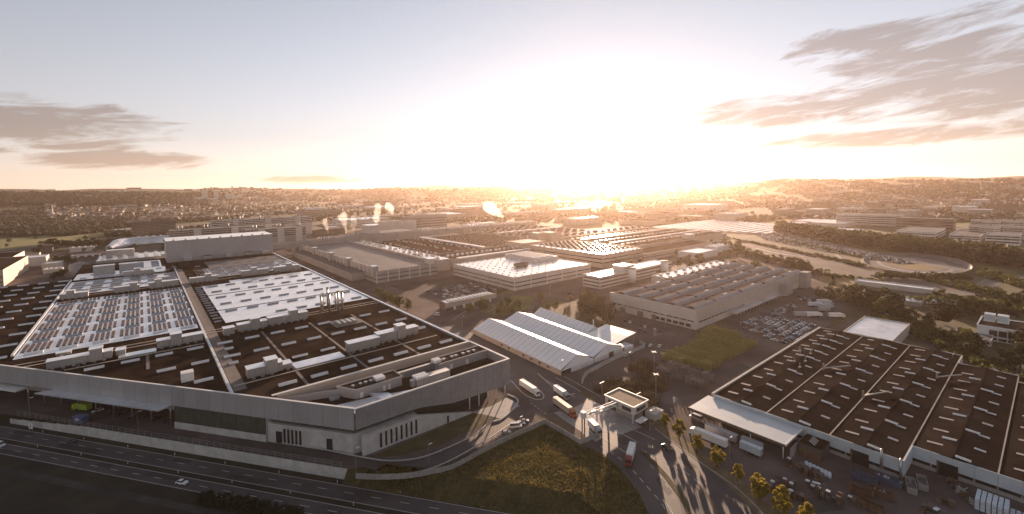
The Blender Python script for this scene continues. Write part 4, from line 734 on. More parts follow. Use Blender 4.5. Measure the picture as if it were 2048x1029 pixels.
# ---- far works halls, sheds and town blocks
def free(a, pad=6):
    for b in occ:
        if a[0] - pad < b[1] and a[1] + pad > b[0] and a[2] - pad < b[3] and a[3] + pad > b[2]: return False
    return True
tones = [('pale grey', greyw, roof_g), ('cream', offw, roof_w), ('beige', clad_b, roof_b), ('brown', brownw, roof_b), ('white', white, roof_w)]
def infill(n, pxr, pyr, wr, hr, groupname, where, cat='hall'):
    got = []; tries = 0
    while len(got) < n and tries < n * 40:
        tries += 1; px, py = random.uniform(*pxr), random.uniform(*pyr); x, y = G(px, py); w, d, h = random.uniform(*wr), random.uniform(*wr) * .7, random.uniform(*hr)
        a = (x, x + w, y, y + d)
        if not free(a): continue
        occ.append(a); got.append((px, py, x, y, w, d, h))
    rows = [[g for g in got if g[1] > sum(pyr) / 2], [g for g in got if g[1] <= sum(pyr) / 2]]
    for ri, row in enumerate(rows):
        row.sort()
        for k, (px, py, x, y, w, d, h) in enumerate(row):
            tn, wl, rf_ = random.choice(tones); z = hill(x, y)
            fl_ = [(q, q + 1.8) for q in np.arange(2.5, h - 1.5, 3.8)] if h > 14 else []
            hall('works_hall' if cat == 'hall' else 'town_block', f'{tn} {cat}, {ORD[min(k, 29)]} from the left in the {["nearer", "farther"][ri]} line {where}', cat, x, x + w, y, y + d, h, wl, rf_, fl_ if k % 2 == 0 else [], max(w, d) / 2.2, vents=(4, 3, w / 14, w / 22, 2) if k % 2 else None, group=groupname, z0=z - 1, par=1.0)
infill(16, (620, 1180), (452, 492), (30, 80), (6, 13), 'small halls between the big roofs', 'between the big roofs')
infill(10, (200, 620), (440, 500), (30, 70), (6, 14), 'small halls behind the tall box', 'around the tall grey box')
infill(8, (1230, 1440), (470, 520), (22, 60), (5, 10), 'small halls behind the sawtooth hall', 'behind the sawtooth hall')
infill(9, (0, 170), (505, 560), (18, 40), (4, 9), 'small sheds at the left', 'in the left yard', 'shed')
infill(48, (560, 1480), (402, 452), (60, 190), (9, 24), 'distant works halls', 'under the sun')
infill(26, (1560, 2048), (398, 440), (40, 110), (12, 26), 'distant blocks on the right', 'below the right-hand hills', 'block')
infill(12, (40, 380), (408, 445), (40, 90), (9, 16), 'distant blocks on the left', 'below the left wooded hill', 'block')
def GT(px, py):
    d = RM @ np.array([px - CX, -(py - CY), -F_PX]); d /= np.linalg.norm(d); t = 400.0
    while t < 9000:
        x, y, z = d[0] * t, d[1] * t, CAM_H + d[2] * t
        if z <= hill(x, y): return x, y, hill(x, y)
        t += 12 + t * .004
    return None
for i, (px, py, w, h) in enumerate([(405, 402, 44, 78), (429, 400, 40, 70), (388, 403, 70, 26), (415, 404, 90, 24), (452, 398, 80, 36), (466, 400, 60, 26), (510, 400, 40, 36), (572, 406, 22, 60)]):
    q = GT(px, py); 
    if q: hall('tower_block', ['taller of two white tower blocks on the left skyline', 'shorter of two white tower blocks on the left skyline', 'long low white block at the foot of the tower blocks, left end', 'long low white block at the foot of the tower blocks, right end', 'broad white slab right of the tower blocks', 'lower white slab at the right end of the tower block estate', 'small isolated pale block on the left hillside', 'slim pale tower left of the steaming works'][i], 'tower block', q[0], q[0] + w * .7, q[1], q[1] + w * .7, h, white, roof_g, [(z, z + 3) for z in np.arange(6, h - 4, 9)], 30, z0=q[2] - 3)
# apartment cluster on the right
for k in range(8):
    x, y = G(1975 + (k % 4) * 24, 476 - (k // 4) * 14 + (k % 2) * 3); hall('apartment_block', f'cream apartment block, {ORD[k % 4]} from the left in the {"nearer" if k < 4 else "farther"} row by the right edge', 'apartments', x, x + 30, y, y + 26, 22, offw, roof_g, [(z, z + 1.8) for z in np.arange(2.5, 20, 3.6)], 6, group='apartment blocks')
# ================================================================== RETAINING WALL, FENCES, BARRIERS
rw = wthing('retaining_wall', 'long pale concrete retaining wall between the highway and the factory yard', 'wall', *FF(0, -8.5))
for k in range(24): part(MB().prism([FF(-2 + k * 8 + .03, -8.85), FF(6 + k * 8 - .03, -8.85), FF(6 + k * 8 - .03, -8.45), FF(-2 + k * 8 + .03, -8.45)], -4.1, .35 - max(0, k - 17) * .35), 'wall_panel', conc, rw)
fn = wthing('steel_fence', 'steel post and rail fence along the top of the retaining wall', 'fence', *FF(0, -8.2))
post = MB().box(-.08, .08, -.08, .08, 0, 2.5).mesh('post', steel)
for k in range(48): instw(post, 'post', fn, *FF(1 + k * 3.9, -8.2), .05)
for z in (1.0, 1.7, 2.4): part(MB().prism([FF(0, -8.26), FF(186, -8.26), FF(186, -8.14), FF(0, -8.14)], z, z + .08), 'rail', steel, fn)
pickets = part(MB(), 'pickets', steel_d, fn)
def fence_line(px, label, h=2.0, step=3.0, z=0.0, mat=conc_d, name='panel_fence', cat='fence', base=.9, thick=.12):
    ln = smooth_line(pxs(px, z), 6); t = wthing(name, label, cat, *ln[0][:2]); L = [np.array(p) for p in ln]; acc = [L[0]]; d = 0
    seg = np.concatenate([[0], np.cumsum([np.linalg.norm(L[i + 1] - L[i]) for i in range(len(L) - 1)])]); n_ = max(1, int(seg[-1] / step)); pts = [np.array([np.interp(q, seg, [p[0] for p in L]), np.interp(q, seg, [p[1] for p in L])]) for q in np.linspace(0, seg[-1], n_ + 1)]
    for a, b in zip(pts[:-1], pts[1:]):
        v = (b - a) / np.linalg.norm(b - a); part(ribbon([a + v * .04, b - v * .04], thick, base, h), 'panel', mat, t); part(MB().box(a[0] - .09, a[0] + .09, a[1] - .09, a[1] + .09, 0, h + .2), 'post', steel, t)
    return t
fence_line([(712, 958), (760, 960), (820, 957), (868, 948), (905, 940), (960, 910), (1000, 889), (1050, 866), (1090, 848)], 'weathered board fence curving round the grass knoll', 2.2, 4.0, base=.05)
fence_line([(1090, 848), (1125, 868), (1160, 889)], 'weathered board fence from the knoll corner down to the gate', 2.2, 4.0, base=.05); fence_line([(1160, 889), (1180, 882), (1200, 872)], 'short return fence beside the gate', 2.2, 3.0, base=.05)
def barrier(px, label):
    ln = smooth_line(pxs(px, .9), 6); t = wthing('guard_rail', label, 'guard rail', *ln[0][:2]); part(ribbon(ln, .35, .55, .95), 'rail', M('galvanised', (.52, .50, .49), (.6, .58, .57), .5, .4, .4), t)
    for p in ln[::2]: part(MB().box(p[0] - .08, p[0] + .08, p[1] - .08, p[1] + .08, 0, .6), 'post', steel, t)
barrier([(470, 869), (560, 884), (640, 897), (725, 914), (780, 921), (840, 915), (900, 893), (950, 868), (972, 850)], 'grey guard rail curving round the factory corner')
barrier([(712, 948), (760, 951), (830, 945), (880, 930), (930, 905), (985, 872), (1020, 848)], 'outer guard rail between the ramp and the board fence')
mb = MB(); ribbon(smooth_line(pxs([(480, 873), (600, 894), (725, 920), (800, 932), (880, 918), (960, 878), (1020, 838)])), 8.5, .05, mb=mb); struct(mb, 'ramp_road', road_m)
sheet(pxs([(735, 917), (830, 877), (945, 828), (990, 800), (1015, 800), (1000, 830), (940, 862), (880, 890), (800, 912)]), .07, 'verge', grass_m)
sheet(pxs([(940, 826), (985, 812), (1015, 795), (1040, 812), (1000, 838), (970, 830)]), .09, 'entrance_plaza', M('forecourt_slab', (.3,) * 3))
kerb([(1015, 790), (1035, 800), (1030, 815), (1005, 838), (985, 845)], .7, .5)
mb = MB()
for k in range(8): a, b = np.array(G(985 + k * 8.5, 872 - k * 4.6)), np.array(G(1000 + k * 8.5, 879 - k * 4.6)); ribbon([a, b], .15, .09, mb=mb)
struct(mb, 'road_marking', paint)
# low wall round the marquee yard
lw = wthing('yard_wall', 'low pale wall curving round the end of the marquee yard', 'wall', *G(1165, 766)); part(ribbon(smooth_line(pxs([(1164, 768), (1172, 752), (1195, 738), (1240, 715), (1278, 700), (1290, 694), (1280, 688)])), .5, 0, 2.2), 'wall', conc, lw); part(ribbon(smooth_line(pxs([(1164, 768), (1172, 752), (1195, 738), (1240, 715), (1278, 700), (1290, 694), (1280, 688)])), .7, 2.2, 2.4), 'coping', conc_d, lw)

# ================================================================== GATEHOUSE AND GANTRY
gh = wthing('gatehouse', 'flat-roofed concrete gatehouse with white roof rim beside the lorry gate', 'gatehouse', 172, 124)
part(MB().box(173.5, 180.5, 123.5, 134, 0, 4.4), 'lower_wall', conc_d, gh); part(MB().box(170.5, 181.5, 121.5, 138, 4.5, 8.0), 'upper_wall', offw, gh)
part(MB().box(170.9, 181.1, 121.9, 137.6, 8.02, 8.15), 'roof', M('gravel_roof', (.16, .12, .085), (.30, .22, .15), 1.5, .9), gh); part(ribbon([(170.3, 121.3), (181.7, 121.3), (181.7, 138.2), (170.3, 138.2), (170.3, 121.3)], .6, 8.0, 8.5), 'roof_rim', white, gh)
part(MB().box(172.5, 179.5, 121.35, 121.48, 5.3, 7.0), 'window', glass, gh); part(MB().box(170.35, 170.48, 123, 128, 5.3, 7.0), 'window', glass, gh); part(MB().box(170.35, 170.48, 130, 136, 5.3, 7.0), 'window', glass, gh)
for x, y in ((171.2, 137), (171.2, 122.4)): part(MB().box(x - .3, x + .3, y - .3, y + .3, 0, 4.5), 'column', conc, gh)
part(MB().box(180.8, 188, 117, 122.5, 0, 3.0), 'kiosk', conc, gh)
ga = wthing('gantry', 'lattice gantry carrying signals over the lorry lanes from the gatehouse', 'gantry', 171, 130)
A_, B_ = Vector((170.2, 130.5, 6.6)), Vector((149.0, 133.0, 6.6)); dv = (B_ - A_) / 12; sd_ = Vector((-dv.y, dv.x, 0)).normalized() * .8
for z in (0, 1.5):
    for s_ in (-1, 1): part(MB().tube(A_ + sd_ * s_ + Vector((0, 0, z)), B_ + sd_ * s_ + Vector((0, 0, z)), .16, .16, 6), 'chord', white, ga)
for k in range(12):
    for s_ in (-1, 1): part(MB().tube(A_ + dv * k + sd_ * s_, A_ + dv * (k + 1) + sd_ * s_ + Vector((0, 0, 1.5)), .09, .09, 5), 'brace', white, ga)
    part(MB().tube(A_ + dv * k - sd_, A_ + dv * (k + 1) + sd_, .09, .09, 5), 'brace', white, ga)
for s_ in (-1, 1): p_ = B_ + sd_ * s_; part(MB().tube((p_.x, p_.y, 0), (p_.x, p_.y, 8.2), .28, .25, 8), 'leg', steel_d, ga)
part(MB().box(148.2, 150, 132, 134, 6.4, 9.0), 'end_box', white, ga)
for k in (2, 4, 7, 9): q = A_ + dv * k - sd_ * 1.4; part(MB().box(q.x - .5, q.x + .5, q.y - .25, q.y + .25, 5.2, 7.0), 'signal', tdark, ga)
for k in (5, 8): q = A_ + dv * k + sd_ * 2.2; part(MB().box(q.x - 1.8, q.x + .8, q.y - 1.0, q.y + 2.5, 7.4, 7.7), 'light_shelf', steel, ga)
bs_ = wthing('bus_shelter', 'small white-roofed shelter beside the gatehouse', 'shelter', *G(1283, 852)); x, y = G(1283, 852); part(MB().box(x - 3, x + 3, y - 1.6, y + 1.6, 2.6, 2.9), 'roof', white, bs_)
for dx in (-2.6, 2.6): part(MB().box(x + dx - .08, x + dx + .08, y - .1, y + .1, 0, 2.6), 'post', steel, bs_)

# ================================================================== STREET LAMPS
def lamp_mesh(h, arms):
    p = MB().tube((0, 0, 0), (0, 0, h), .13, .08, 6).mesh('pole', steel); hd = MB()
    for k in range(arms):
        a = 2 * math.pi * k / arms; hd.obox((math.cos(a) * .9, math.sin(a) * .9), (math.cos(a), math.sin(a)), 1.5, .45, h - .05, h + .12)
    return p, hd.mesh('lamp_head', white)
LM = {1: lamp_mesh(9, 1), 2: lamp_mesh(10, 2), 4: lamp_mesh(16, 4)}
def lamp(px, py, arms, where, rz=0):
    x, y = G(px, py); t = thing('street_lamp', f'slim grey lamp post {where}', 'street lamp', (x, y, 0), rz, 'street lamps'); inst(LM[arms][0], 'pole', t); inst(LM[arms][1], 'lamp_head', t)
for a in [(1204, 804, 2, 'at the left corner of the rack yard'), (1277, 828, 2, 'behind the gatehouse'), (1312, 812, 4, 'tall with four heads among the grey racks'), (1308, 760, 4, 'tall with four heads at the far side of the grey racks'), (1300, 862, 1, 'right of the gatehouse on the road edge'), (1200, 862, 1, 'on the gate island'), (60, 832, 1, 'at the left end of the factory yard'), (277, 862, 1, 'in the yard right of the canopy'), (536, 886, 1, 'on the ramp below the concrete plinth'), (712, 942, 1, 'at the bend of the ramp'), (858, 934, 1, 'on the outside of the ramp bend'), (1123, 752, 1, 'at the open end of the nearest marquee'), (1330, 655, 2, 'before the sawtooth hall'), (1380, 672, 2, 'at the near corner of the sawtooth hall'), (1258, 735, 1, 'on the low yard wall'), (970, 590, 1, 'behind the low pavilion'), (925, 655, 1, 'in the access road loop'), (902, 622, 1, 'by the low pavilion door'), (1100, 590, 1, 'before the white-roofed hall'), (1480, 670, 1, 'at the edge of the packed car park'), (1800, 690, 1, 'on the side road behind the brown roof'), (1905, 740, 1, 'on the side road near the parked lorry'), (1460, 920, 1, 'in the goods yard'), (1040, 905 - 30, 1, 'beside the parked white van')]: lamp(*a)

# ================================================================== VEHICLES
def car_parts(L=4.5, W=1.8, Hh=1.45, kind='car'):
    b = MB(); hw = W / 2
    if kind == 'car':
        pr = [(-L / 2, .3), (L / 2, .3), (L / 2, .72), (L / 2 - .15, .86), (L * .2, .95), (-L * .42, .98), (-L / 2, .85)]; cab = [(-L * .40, .95), (L * .22, .93), (L * .06, Hh), (-L * .27, Hh)]
    else:
        pr = [(-L / 2, .3), (L / 2, .3), (L / 2, .85), (L / 2 - .6, 1.15), (-L / 2, 1.2)]; cab = [(-L / 2, 1.2), (L / 2 - .6, 1.13), (L / 2 - 1.2, Hh), (-L / 2 + .1, Hh)]
    b.yprofile(pr, -hw, hw); g = MB(); n = len(g.v)
    g.v = [(x, s * (hw - .06 if z < 1.25 and kind == 'car' or z < 1.25 else hw - .22), z) for s in (-1, 1) for x, z in cab]; g.f = [(0, 1, 2, 3), (7, 6, 5, 4), (1, 5, 6, 2), (0, 3, 7, 4)]; g.m = [0] * 4
    r = MB(); x0, x1 = cab[3][0], cab[2][0]; r.box(x0 - .05, x1 + .05, -(hw - .24), hw - .24, Hh - .02, Hh + .04)
    w = MB().tube((0, -.11, 0), (0, .11, 0), .33, .33, 10).mesh('wheel', tyre)
    return b, g, r, w
CARM = {}
def car_joined(colr, kind='car'):
    if (colr, kind) not in CARM:
        b, g, r, w = car_parts(*((4.5, 1.8, 1.45) if kind == 'car' else (5.4, 2.0, 2.2)), kind); j = MB(); 
        for q, mi in ((b, 0), (g, 1), (r, 0)):
            n = len(j.v); j.v += q.v; j.f += [tuple(n + i for i in f_) for f_ in q.f]; j.m += [mi] * len(q.f)
        for x in (-1.4, 1.4):
            for y in (-.85, .85): n0 = len(j.f); j.tube((x, y - .1, .33), (x, y + .1, .33), .33, .33, 6, 2)
        CARM[(colr, kind)] = j.mesh('parked_car', [carmats[colr], glass, tyre])
    return CARM[(colr, kind)]
def near_car(x, y, z, rz, colr, label, kind='car', name='car'):
    t = thing(name, label, 'van' if kind == 'van' else 'car', (x, y, z), rz); L = 4.5 if kind == 'car' else 5.4; b, g, r, w = car_parts(*((4.5, 1.8, 1.45) if kind == 'car' else (5.4, 2.0, 2.2)), kind)
    bo_ = b.build('body', carmats[colr], t); g.build('windows', glass, t); r.build('roof', carmats[colr], t)
    for sx_ in (-1, 1):
        for sy in (-1, 1): inst(w, 'wheel', t, (sx_ * L * .31, sy * .85, .33))
    for sy in (-.6, .6): MB().box(L / 2 - .02, L / 2 + .03, sy - .18, sy + .18, .6, .78).build('headlight', skyl, t)
    return t
def parked(x, y, rz, colr, label, group, kind='car', z=.04): o = inst(car_joined(colr, kind), 'parked_car', None, (x, y, z), rz); props(o, label, 'car', group)
CC = ['white', 'white', 'silver', 'silver', 'grey', 'grey', 'black', 'black', 'pale blue', 'black', 'blue', 'grey']
hd_ang = math.atan2(-FU[1], -FU[0])
c_ = G(364, 968, -4); near_car(c_[0], c_[1], -3.94, hd_ang, 'white', 'white car driving alone on the near highway carriageway', name='car')
c_ = G(143, 884, -4); near_car(*c_, -3.94, hd_ang + math.pi, 'grey', 'dark car on the far highway carriageway beside the wall')
c_ = G(-2, 893, -4); near_car(*c_, -3.94, hd_ang, 'white', 'white van cut by the left picture edge', 'van', 'van')
c_ = G(1032, 855); near_car(*c_, .06, -.55, 'white', 'white van parked beside the knoll fence', 'van', 'van'); c_ = G(1041, 849); near_car(*c_, .06, -.55, 'white', 'white car parked just behind the white van'); c_ = G(1049, 845); near_car(*c_, .06, -.55, 'grey', 'dark car last in the row behind the white van')
c_ = G(1012, 868); near_car(*c_, .06, -.55, 'silver', 'silver car parked left of the white van')
c_ = G(1333, 898); near_car(*c_, .08, math.atan2(-.9, -.25), 'black', 'black car driving on the gate road below the trees')
for k, (px, py) in enumerate([(1263, 707), (1252, 712)]): near_car(*G(px, py), .06, .2, 'white', ['white car at the right end of the marquee yard', 'white car second from the right in the marquee yard'][k])
for k, (px, py) in enumerate([(1301, 693), (1319, 694)]): near_car(*G(px, py), .06, .3, 'white', ['left of two white cars on the track before the sawtooth hall', 'right of two white cars on the track before the sawtooth hall'][k])
near_car(*G(874, 631), .08, 1.9, 'white', 'white van on the access road beside the lawn', 'van', 'van')
def truck(x, y, rz, label, cabc, boxm, group=None, L=13.4, name='articulated_lorry', z=.06):
    t = thing(name, label, 'lorry', (x, y, z), rz, group)
    cb_ = MB(); cb_.yprofile([(L / 2 + .6, .5), (L / 2 + 2.7, .5), (L / 2 + 2.75, 1.6), (L / 2 + 2.45, 2.9), (L / 2 + 1.9, 3.35), (L / 2 + .6, 3.6)], -1.22, 1.22); c = cb_.build('cab', cabc, t)
    MB().box(L / 2 + 2.5, L / 2 + 2.72, -1.05, 1.05, 1.75, 2.75).build('windscreen', glass, c)
    MB().box(-L / 2, L / 2, -1.27, 1.27, 1.15, 3.95).build('trailer', boxm, t); MB().box(-L / 2, L / 2 + 2.4, -.45, .45, .75, 1.12).build('chassis', steel_d, t)
    for xx in (-L / 2 + 1.6, -L / 2 + 2.9, -L / 2 + 4.2, L / 2 - .3, L / 2 + 2.0):
        for s_ in (-1, 1): inst(WH, 'wheel', t, (xx, s_ * 1.08, .5))
    return t
WH = MB().tube((0, -.16, 0), (0, .16, 0), .5, .5, 12).mesh('wheel', tyre)
def trailer(x, y, rz, label, boxm, L=13.4, group=None):
    t = thing('box_trailer', label, 'trailer', (x, y, .06), rz, group); MB().box(-L / 2, L / 2, -1.27, 1.27, 1.15, 3.95).build('box', boxm, t); MB().box(-L / 2 + .2, L / 2 - .2, -.45, .45, .75, 1.12).build('chassis', steel_d, t)
    MB().box(-L / 2 - .05, -L / 2, -1.2, 1.2, 1.25, 3.85).build('rear_door', clad, t)
    for xx in (-L / 2 + 1.6, -L / 2 + 2.9, -L / 2 + 4.2):
        for s_ in (-1, 1): inst(WH, 'wheel', t, (xx, s_ * 1.08, .5))
    for s_ in (-1, 1): MB().box(L / 2 - 3, L / 2 - 2.8, s_ * .9 - .1, s_ * .9 + .1, 0, .8).build('landing_leg', steel, t)
red = carmats['red']; ora = M('truck_orange', (.42, .12, .05), rough=.35)
def heading(a, b): p, q = G(*a), G(*b); return math.atan2(q[1] - p[1], q[0] - p[0])
x, y = G(1125, 820); truck(x, y, heading((1100, 800), (1152, 838)), 'lorry with an orange-red cab and pale trailer queuing for the gate', ora, clad_b)
x, y = G(1056, 782); truck(x, y, heading((1030, 764), (1085, 800)), 'white lorry following the orange-cabbed one past the factory corner', carmats['white'], white)
x, y = G(1120, 791); truck(x, y, heading((1100, 775), (1142, 806)), 'white box lorry in the middle lane before the gate', carmats['silver'], white, L=9)
x, y = G(1187, 862); truck(x, y, heading((1176, 850), (1200, 874)), 'short silver lorry passing under the gantry', carmats['silver'], roof_z, L=6)
x, y = G(1262, 915); truck(x, y, heading((1272, 890), (1258, 940)), 'lorry with red cab and white trailer turning on the gate road', red, white, L=9)
truck(183, 91.5, math.pi / 2 * 1.02, 'white lorry parked outermost at the loading dock', carmats['white'], white)
trailer(190.0, 90.5, math.pi / 2, 'grey box trailer half under the dock canopy, rear one', clad); trailer(187.5, 77.0, math.pi / 2, 'outer of two short pale trailers at the dock canopy end', rbl, 8.2); trailer(191, 78.2, math.pi / 2, 'inner of two short pale trailers at the dock canopy end', clad, 8.2)
near_car(*G(1392, 838), .06, 1.6, 'silver', 'silver tractor unit parked at the dock canopy corner', 'van', 'van')
x, y = G(1986, 752); truck(x, y, heading((1970, 742), (2000, 760)), 'cream lorry on the side road behind the brown-roofed hall', carmats['white'], clad_b, L=7)
# lorries and coaches in the yard behind the sawtooth hall
for k, (px, py, c, m_, lb) in enumerate([(1645, 608, 'white', white, 'white lorry with long trailer, nearest the trees in the lorry park'), (1628, 614, 'white', white, 'white lorry beside it, second in the lorry park'), (1650, 617, 'pale blue', rbl, 'pale blue lorry, third in the lorry park'), (1648, 624, 'grey', greyw, 'grey low loader, fourth in the lorry park'), (1625, 634, 'white', white, 'long white lorry apart from the row in the lorry park'), (1600, 634, 'white', clad, 'short grey lorry left of the long white one'), (1670, 636, 'white', white, 'white lorry by the bright puddle')]):
    x, y = G(px, py); truck(x, y, heading((1600, 640), (1660, 640)) + .0, lb, carmats[c], m_, 'lorries in the lorry park', 9.5)
x, y = G(1495, 620); truck(x, y, 0.0, 'pale blue box lorry at the sawtooth hall dock', carmats['white'], rbl, L=8)
# packed car park: rows along X
lot = pxs([(1466, 652), (1500, 634), (1560, 634), (1640, 655), (1598, 686), (1560, 690), (1520, 672)]); kp = np.array(lot); rown = 0
for y in np.arange(kp[:, 1].min() + 1, kp[:, 1].max(), 6.0):
    i = 0; got = False
    for x in np.arange(kp[:, 0].min(), kp[:, 0].max(), 2.9):
        if inside(x, y, lot) and random.random() < .7:
            c = random.choice(CC); parked(x, y, math.pi / 2 + random.uniform(-.05, .05) + (math.pi if random.random() < .4 else 0), c, f'{c} car, {ORD[min(i, 29)]} from the left in the {ORD[min(rown, 29)]} row of the packed car park', 'cars in the packed car park'); i += 1; got = True
    rown += got
for i in range(24):
    px, py = 1540 + (i % 8) * 6 + (i // 8) * 5, 626 - (i % 8) * 2.2 + (i // 8) * 3.0; x, y = G(px, py); c = random.choice(CC); parked(x, y, .2, c, f'{c} car, {ORD[i % 8]} in the {ORD[i // 8]} short line beyond the packed car park', 'cars beyond the packed car park')
for i in range(16):
    x, y = G(1600 + (i % 8) * 9, 596 + (i // 8) * 4 + (i % 8) * 1.6); c = random.choice(CC); parked(x, y, .9, c, f'{c} car, {ORD[i % 8]} in the {"back" if i < 8 else "front"} line by the lorry park trees', 'cars by the lorry park trees')
rown = 0
for y in np.arange(376, 478, 8.2):
    i = 0
    for x in np.arange(232, 298, 2.9):
        if random.random() < .55 and (y < 440 or x > 250): c = random.choice(CC); parked(x, y, math.pi / 2, c, f'{c} car, {ORD[min(i, 29)]} from the left in the {ORD[rown]} row before the press shop', 'cars before the press shop', z=.09); i += 1
    rown += 1
    if rown > 6: break
for i in range(14): x, y = G(1745 + i * 14, 553 + i * 4.6); c = random.choice(CC); parked(x, y, heading((1745, 553), (1925, 612)) + 1.57, c, f'{c} car, {ORD[i]} along the verge of the test loop', 'cars beside the test loop', z=.15)
for i in range(12): x, y = G(1120 + i * 22 + (i % 3) * 6, 660 - (i % 4) * 9); c = random.choice(CC); 
for i in range(10): parked(168 + (i % 2) * 3, 480 + i * 9, 1.57, CC[i], f'{CC[i]} car, {ORD[i]} along the lane beside the press shop annex', 'cars beside the annex')
for i in range(18): x, y = G(1240 + (i % 9) * 10, 640 + (i // 9) * 9 + (i % 9) * 3); c = random.choice(CC); parked(x, y, .6, c, f'{c} car, {ORD[i % 9]} in the {"back" if i < 9 else "front"} line before the sawtooth hall', 'cars before the sawtooth hall') if i % 3 else None
for i in range(9): x, y = FF(105 + i * 7.5, 4 + (i % 3)); c = random.choice(CC); parked(x, y, FANG + 1.2, c, f'{c} car, {ORD[i]} from the right under the yard canopy', 'cars under the yard canopy')
far = MB(); q = car_joined('white')
fy = pxs([(1505, 468), (1540, 465), (1700, 500), (1840, 527), (1795, 528), (1650, 503), (1535, 481)])
fk = np.array(fy); fc = [MB() for _ in range(4)]
for x in np.arange(fk[:, 0].min(), fk[:, 0].max(), 6.5):
    for y in np.arange(fk[:, 1].min(), fk[:, 1].max(), 3.0):
        if inside(x, y, fy) and random.random() < .5: m_ = random.choice(fc); m_.box(x - 2.2, x + 2.2, y - .9, y + .9, .3, .95).box(x - 1.3, x + .9, y - .8, y + .8, .95, 1.5)
for m_, c in zip(fc, ('white', 'silver', 'grey', 'black')): props(m_.build('stored_cars', carmats[c]), f'{c} cars crowded in the distant storage yard below the tree belt', kind='stuff')
m_ = MB()
for i in range(220): p_ = rd[min(int(i / 220 * len(rd) * .55), len(rd) - 1)]; m_.box(p_[0] + random.uniform(-9, 9) - 2.2, p_[0] + 2.2 + random.uniform(-9, 9), p_[1] + random.uniform(-9, 9), p_[1] + 1.8 + random.uniform(9.5, 12), .3, 1.6) if False else m_.box(*(lambda a, b: (a - 2.2, a + 2.2, b - .9, b + .9))(p_[0] + random.uniform(-11, 11), p_[1] + random.uniform(-11, 11)), .3, 1.6)
props(m_.build('far_traffic', carmats['white']), 'tiny cars streaming along the distant expressway', kind='stuff')
# factory yard: green lorry and blue kiosk
x, y = G(168, 822); truck(x, y, FANG, 'lime green lorry parked in the shaded factory yard', M('lime', (.30, .38, .02), rough=.5), M('lime_tarp', (.26, .34, .04), rough=.6), L=8)
x, y = G(162, 843); k_ = thing('kiosk', 'small blue kiosk on the factory yard edge', 'kiosk', (x, y, .03), FANG); MB().box(-3, 3, -1.5, 1.5, 0, 2.6).build('body', M('kiosk_blue', (.07, .11, .24), rough=.5), k_); MB().box(-3.2, 3.2, -1.7, 1.7, 2.6, 2.8).build('roof', M('kiosk_roof', (.14, .17, .26), rough=.5), k_); MB().box(-1.2, 1.2, 1.5, 1.56, 1.0, 2.0).build('window', skyl, k_)
x, y = G(62, 862, -4); k_ = thing('roadside_sign', 'white roadside board with dark stripe below the retaining wall', 'sign', (x, y, -4), FANG); MB().box(-1.2, 1.2, -.1, .1, 1.0, 3.4).build('board', white, k_); MB().box(-.2, .25, -.16, .16, 1.2, 3.2).build('stripe', glass, k_)
for s_ in (-1, 1): MB().box(s_ - .06, s_ + .06, -.05, .05, 0, 1.0).build('post', steel, k_)
dl = MB().box(-.07, .07, -.07, .07, 0, 1.0).mesh('roadside_marker', white)
for k in range(16):
    x, y = FF(176 - k * 13.5, (147.7 if k % 2 else 138.2) - 159); props(inst(dl, 'roadside_marker', None, (x, y, -3.97), FANG), f'slim white roadside marker post, {ORD[k]} from the left along the highway', 'marker post', 'roadside marker posts')

# ================================================================== RACK YARD AND GOODS
def rack_mesh(L, W, H_, n, mat):
    fr = MB()
    for x in (-L / 2, 0, L / 2):
        for y in (-W / 2, W / 2): fr.box(x - .11, x + .11, y - .11, y + .11, 0, H_)
    for y in (-W / 2, W / 2): fr.tube((-L / 2, y, .2), (0, y, H_ - .2), .05, .05, 4, cap=False); fr.tube((0, y, H_ - .2), (L / 2, y, .2), .05, .05, 4, cap=False)
    sh = MB()
    for k in range(3): sh.box(-L / 2, L / 2, -W / 2 + k * W / 2 - .24, -W / 2 + k * W / 2 + .24, 0, .2)
    for k in range(3): sh.box(-L / 2 + k * L / 2 - .08, -L / 2 + k * L / 2 + .08, -W / 2, W / 2, .12, .2)
    return fr.mesh('frame', mat), sh.mesh('shelf', mat)
RY = rack_mesh(7.0, 2.3, 5.2, 4, yell); RG = rack_mesh(5.0, 2.4, 5.0, 4, M('grey_rack', (.15, .14, .138), (.21, .20, .195), .6, .95, spec=0.0)); RD = rack_mesh(5.0, 2.4, 4.2, 4, M('olive_rack', (.055, .045, .028), (.095, .078, .05), .5, .95, spec=0.0))
def rack(x, y, rz, R_, n, h, label, group):
    t = thing('storage_rack', label, 'rack', (x, y, .04), rz, group); inst(R_[0], 'frame', t)
    for k in range(n): inst(R_[1], 'shelf', t, (0, 0, .15 + k * h))
r_ = 0
for j, x in enumerate(np.arange(250, 332, 5.2)):
    c = 0; hrow = random.choice((3, 4, 5, 5))
    for i, y in enumerate(np.arange(124, 166, 7.4)):
        if not inside(x, y, pxs([(1328, 722), (1425, 748), (1508, 690), (1440, 652)])) or random.random() < .1: continue
        rack(x, y, 1.5708 + random.uniform(-.03, .03), RY, hrow if random.random() < .7 else 2, 1.0, f'yellow rack, {ORD[c]} from the right in the {ORD[r_]} file back from the gatehouse', 'yellow storage racks'); c += 1
    r_ += 1 if c else 0
